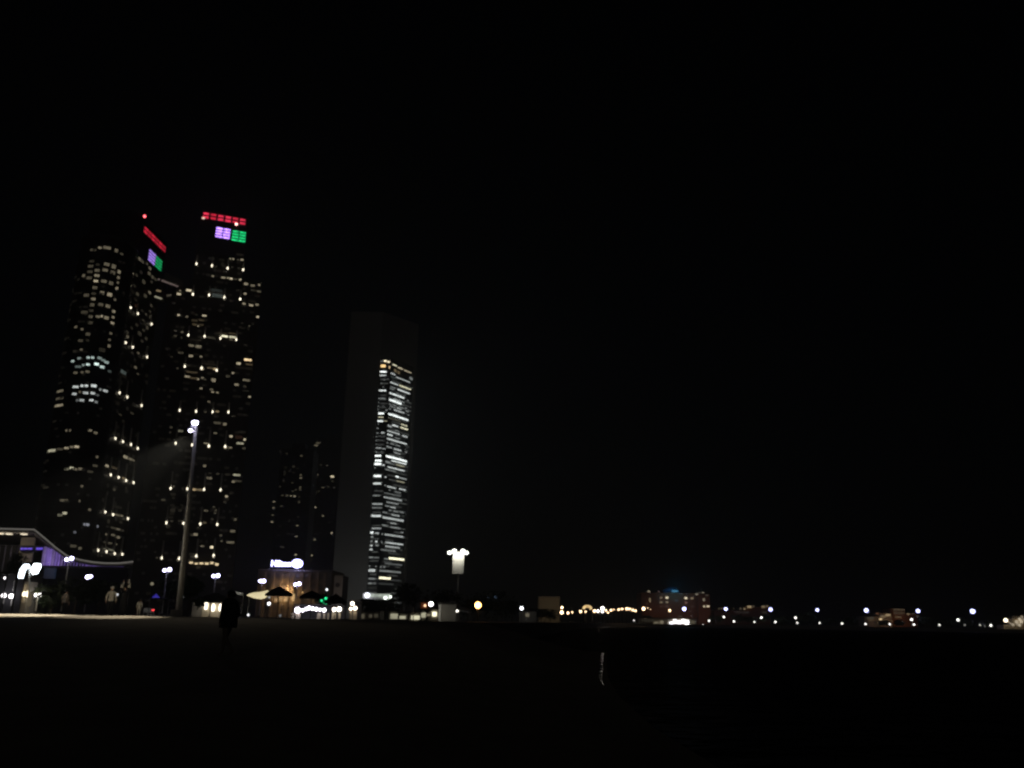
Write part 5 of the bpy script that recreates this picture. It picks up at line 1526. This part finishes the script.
# low hut with a dim lit front before it
Yd = 200
a, b_ = at(519, 618, Yd), at(536.5, 611.6, Yd)
t = thing('low_hut', 'low dark hut with a dim grey lit patch, below the small white lamp', 'hut', ((a.x + b_.x) / 2, Yd, 1.42))
mb = MB(); mb.box(a.x, b_.x, Yd, Yd + 4, 1.42, max(b_.z, 2.6)); mb.build('wall', M['concrete'], t)
mb = MB(); mb.box(a.x - .2, b_.x + .2, Yd - .3, Yd + 4.2, max(b_.z, 2.6) + .01, max(b_.z, 2.6) + .18); mb.build('roof', M['roofing'], t)
q0, q1 = at(525.6, 616.8, Yd - .1), at(529.2, 613.4, Yd - .1)
mb = MB(); mb.box(q0.x, q1.x, Yd - .16, Yd - .03, max(1.5, q0.z), q1.z); mb.build('lit_window', pane(95, 'n'), t)
lamp_light('POINT', 'hut_lamp', at(525, 610, Yd - 3), 8, (1, .97, .9), .2)

# reddish hotel on the far shore
Yr = 665.0
rf = Face((gx(641, Yr), Yr), 90.0)
def rfu(x): return rf.uz(x, 605)[0]
rz_ = rf.uz(675, 593)[1]
t = thing('waterfront_hotel', 'wide reddish hotel across the water with scattered lit windows and a blue lit roof', 'hotel', (rf.P.x, Yr, 1.42))
mb = MB(); rf.block(mb, rfu(655), rfu(697), 1.42, rz_, 22); mb.build('main_wall', M['reddish'], t)
mb = MB(); rf.block(mb, rfu(640.5), rfu(654.9), 1.42, rf.uz(648, 592.8)[1], 20, 4); mb.build('wing_wall', M['reddish'], t)
mb = MB(); rf.block(mb, rfu(697.1), rfu(709), 1.42, rf.uz(703, 594)[1], 20, 4); mb.build('wing_wall', M['reddish'], t)
ca, cb = rf.pt(rfu(664), 0, -6), rf.pt(rfu(683), 0, -6)
zz = rf.uz(672, 592.4)[1] + .05
mb = MB(); cxm = (ca.x + cb.x) / 2; hwm = (cb.x - ca.x) / 2
mb.lathe((cxm, Yr + 8, zz), [(hwm, 0), (hwm * .92, 1.6), (hwm * .66, 3.0), (hwm * .3, 3.9), (.3, 4.1)], 24, 1, .6); mb.build('roof', M['navy'], t)
lamp_light('POINT', 'roof_lamp', (cxm + 1, Yr - 9, zz + 3), 1500, (.10, .60, 1.0), .5)
q0, q1 = rf.uz(672, 593)[1], rf.uz(672, 591)[1]
mb = MB(); rf.rect(mb, rfu(672), rfu(678), zz + .1, zz + 1.5, .2, .4); mb.build('blue_sign', glow((.16, .62, 1), .20), t)
SR = 120 / 1024.
hw_ = conv((625, 575), SR, [(195,142,24,20,120),(280,143,14,24,60,'r'),(205,215,16,50,110,'w'),(300,195,24,22,90,'w'),(350,195,24,24,230),(300,233,26,24,100,'w'),(350,233,26,22,100,'w'),(300,270,26,20,50,'r'),(350,268,26,20,60,'r'),
     (510,198,24,24,210),(562,200,28,22,110,'w'),(512,237,28,24,80,'r'),(565,270,30,16,50,'r'),(602,165,26,22,110),(630,152,26,14,50),(655,152,20,16,90),(662,212,20,34,100),(665,268,18,22,190),(697,268,26,22,190),(690,175,24,16,50),
     (430,220,26,20,22),(180,245,20,16,60,'r'),(545,310,24,14,50,'r')])
put_windows(t, hw_, face_put(rf, 4.1), gain=1.5)
for x, E in ((650, 1600), (664, 2200), (676, 1300), (690, 2000), (704, 1300)):
    lamp_light('POINT', 'wall_lamp', rf.pt(rfu(x), 8, 15), E * .10, (1, .44, .18), .4)  # added warm points well before the facade, no fixtures on the wall

# brightly lit waterside pavilion in front of it
Yv = 622.0
vf = Face((gx(640, Yv), Yv), 90.0)
def vu(x): return vf.uz(x, 622)[0]
t = thing('waterside_pavilion', 'long low pavilion at the waterline with a blazing white centre', 'pavilion', (vf.P.x, Yv, 1.42))
zp = vf.uz(670, 618.6)[1]
mb = MB(); vf.block(mb, vu(640.5), vu(697), 1.42, zp, 8, -.5); mb.build('wall', M['plaster'], t)
mb = MB(); vf.block(mb, vu(639.5), vu(698), zp + .01, zp + .5, 10, .6); mb.build('roof', M['roofing'], t)
for (x, y, w, h, E) in ((671.4, 623, 4, 2.6, 3), (674.8, 621.4, 3, 4, 3), (679, 622.2, 4.4, 2.8, 4), (683.2, 621.2, 3, 4, 3.5), (686.6, 622.5, 4, 4.4, 5)):
    mb = MB(); vf.px_rect(mb, x, y, w, h, .0, .4); mb.build('lit_opening', glow((.95, .95, 1), E), t)
for (x, y, w, h, b) in ((648, 620.3, 13, 2.2, 38), (656.2, 622.8, 5, 2.4, 90), (661.6, 622.6, 3, 3.6, 110), (692, 622.2, 6, 3, 75), (680, 616.3, 4, 2, 40)):
    mb = MB(); vf.px_rect(mb, x, y, w, h, .02, .3); mb.build('lit_opening', pane(b, 'n', 1.3), t)

# dim brown building behind the lamps to its right
Yx = 670
xf = Face((gx(735, Yx), Yx), 90.0)
t = thing('dim_brown_building', 'dim long brown building with a row of small roof lights right of the reddish hotel', 'building', (xf.P.x, Yx, 1.42))
def xu(x): return xf.uz(x, 610)[0]
mb = MB(); xf.block(mb, xu(714), xu(770), 1.42, xf.uz(740, 610.6)[1], 14); mb.build('wall', M['reddish'], t)
mb = MB(); xf.block(mb, xu(746), xu(769), xf.uz(740, 610.6)[1] + .02, xf.uz(757, 606.8)[1], 9, -2); mb.build('upper_storey', M['reddish'], t)
for (x, y, w, h, b) in ((719, 608.6, 1.8, 1.6, 60), (722, 608.4, 1.8, 1.6, 70), (733.4, 608.6, 1.6, 1.6, 40), (740.4, 608.6, 2, 1.8, 60), (744.4, 608.9, 2.2, 2, 110), (749, 606.9, 4, 2.2, 150), (753, 606.6, 2, 2, 60), (763.2, 606.9, 3.4, 2.2, 110), (767, 606.3, 2.4, 2, 80), (764, 612.2, 5, 1.8, 34), (742, 612.4, 14, 2, 26)):
    mb = MB(); xf.px_rect(mb, x, y, w, h, .3, .3); mb.build('lit_window', pane(b, 'w', 1.3), t)

# orange lit fort
Yo = 680
of = Face((gx(862, Yo), Yo), 90.0)
def ou(x): return of.uz(x, 615)[0]
def oz(x, y): return of.uz(x, y)[1]
t = thing('fort', 'sprawling orange lit fort like building with a square brown upper block', 'fort', (of.P.x, Yo, 1.42))
SO = 90 / 1024.
mb = MB(); of.block(mb, ou(878), ou(891), 1.42, oz(885, 613.4), 12, 1); mb.build('wing_wall', M['plaster'], t)
mb = MB(); of.block(mb, ou(891.1), ou(905.5), 1.42, oz(898, 608.6), 16); mb.build('main_wall', M['reddish'], t)
mb = MB(); of.block(mb, ou(905.6), ou(917), 1.42, oz(910, 613.6), 12); mb.build('wing_wall', M['reddish'], t)
mb = MB(); of.block(mb, ou(864), ou(877.9), 1.42, oz(870, 616.6), 12); mb.build('low_wall', M['plaster'], t)
fw = conv((850, 590), SO, [(425,285,60,34,150,'w'),(370,300,60,30,90,'w'),(340,335,34,34,220,'w'),(325,375,50,24,110,'w'),(385,340,40,40,60,'o'),(300,268,24,22,90,'r'),(225,320,90,30,45,'y'),(230,345,50,20,55,'o'),(548,225,140,26,60,'w'),(540,308,80,18,70,'w'),(550,262,140,40,34,'o'),
     (655,274,34,20,110,'w'),(705,272,18,16,60,'w'),(760,298,40,20,60,'n')])  # some panes are glow put in for lit walls and a roof band
put_windows(t, fw, face_put(of, 1.2), gain=1.3, name='lit_window')
for x, E in ((884, 900), (898, 1500), (870, 300)): lamp_light('POINT', 'fort_lamp', of.pt(ou(x), 7, 9), E * .2, (1, .55, .26), .4)

# ornate orange house at the right edge
Yz = 640
zf = Face((gx(1003, Yz), Yz), 90.0)
t = thing('ornate_house', 'ornate orange house with strings of lights running down from a bright lamp', 'house', (zf.P.x, Yz, 1.42))
def zu(x): return zf.uz(x, 620)[0]
mb = MB(); zf.block(mb, zu(1013.5), zu(1032), 1.42, zf.uz(1020, 618.6)[1], 12); mb.build('wall', M['plaster'], t)
mb = MB(); zf.block(mb, zu(1017), zu(1022.5), zf.uz(1020, 618.6)[1] + .02, zf.uz(1020, 616)[1], 6, -2); mb.build('turret', M['plaster'], t)
mb = MB(); zf.block(mb, zu(1003.5), zu(1013.4), 1.42, zf.uz(1008, 625)[1], 10, -1); mb.build('low_wall', M['plaster'], t)
lp = [zf.pt(*zf.uz(x, y), 1.0) for (x, y) in ((1004.8, 620.3), (1008, 622.3), (1012, 624.8))]
mb = MB(); mb.tube(lp, .42, 6); mb.build('light_string', glow((1, .80, .55), .35), t)
for (x, y, r, E) in ((1004.8, 620.3, 1.6, 4), (1015.6, 621.8, 1.3, .5), (1018.8, 619.2, 1.3, .6), (1021, 616.8, 1.0, .3), (1020.4, 621.8, 1.3, .6), (1018.6, 625, 1.3, .45), (1012, 624.8, 1.2, .4), (1023, 619.5, 1, .3), (1016.4, 624, 1, .3)):
    q = zf.pt(*zf.uz(x, y), 1.2); lamp_ball(q, r, glow((1, .84, .60), E), t, 'string_bulb')
lamp_light('POINT', 'house_lamp', zf.pt(zu(1018), 8, 7), 200, (1, .7, .42), .3)

# trees of the far shore, dim in the light of the lamps
for i, (x, h, w) in enumerate(((646, 5, 9), (716, 6, 8), (738.5, 8, 8), (752, 6, 9), (764, 8, 8), (781, 6, 9), (807, 10, 8), (813, 9, 7), (829, 6, 9), (853, 7, 9), (882, 5, 8), (903, 6, 9), (925, 8, 9), (946, 6, 9), (969, 7, 9), (986, 6, 8))):
    tree(x, YF + 10, h, w, f'dark shore tree, {ORD[i]} along the far shore from the reddish hotel', n=420, leaf=.85, trunk=.3, name='shore_tree')
# low stone edge along the far shore
mb = MB(); mb.prism([(150, 597.4), (300, 611.4), (620, 611.4), (620, 611.9), (300, 611.9), (150, 597.9)], -.4, 2.0)
o = mb.build('sea_wall', M['concrete']); o['label'] = 'long low pale wall along the waterline of the far shore'; o['category'] = 'wall'

# ------------------------------------------------------------------ render settings
SC.render.engine = 'CYCLES'
SC.cycles.use_denoising = True
try: SC.cycles.denoiser = 'OPENIMAGEDENOISE'
except Exception: pass
SC.cycles.sample_clamp_indirect = 3.0
SC.cycles.max_bounces = 6
SC.cycles.pixel_filter_type = 'BLACKMAN_HARRIS'
SC.cycles.filter_width = 2.0
SC.cycles.use_light_tree = True
SC.cycles.caustics_reflective = False
SC.cycles.caustics_refractive = False
SC.view_settings.view_transform = 'Standard'
SC.view_settings.look = 'None'
SC.view_settings.exposure = 0
SC.view_settings.gamma = 1
SC.view_settings.use_curve_mapping = False

if HAZE:
    mb = MB(); mb.box(-5200, 5200, -520, 6200, -3.3, ztop + 12)
    m, N, L, B = new_mat('haze')
    N.remove(B)
    v = N.new('ShaderNodeVolumePrincipled'); v.inputs['Density'].default_value = HAZE; v.inputs['Anisotropy'].default_value = .55
    v.inputs['Color'].default_value = (.9, .93, .95, 1)
    L.new(v.outputs[0], N['Material Output'].inputs['Volume'])
    struct(mb.build('haze', m), 'stuff')
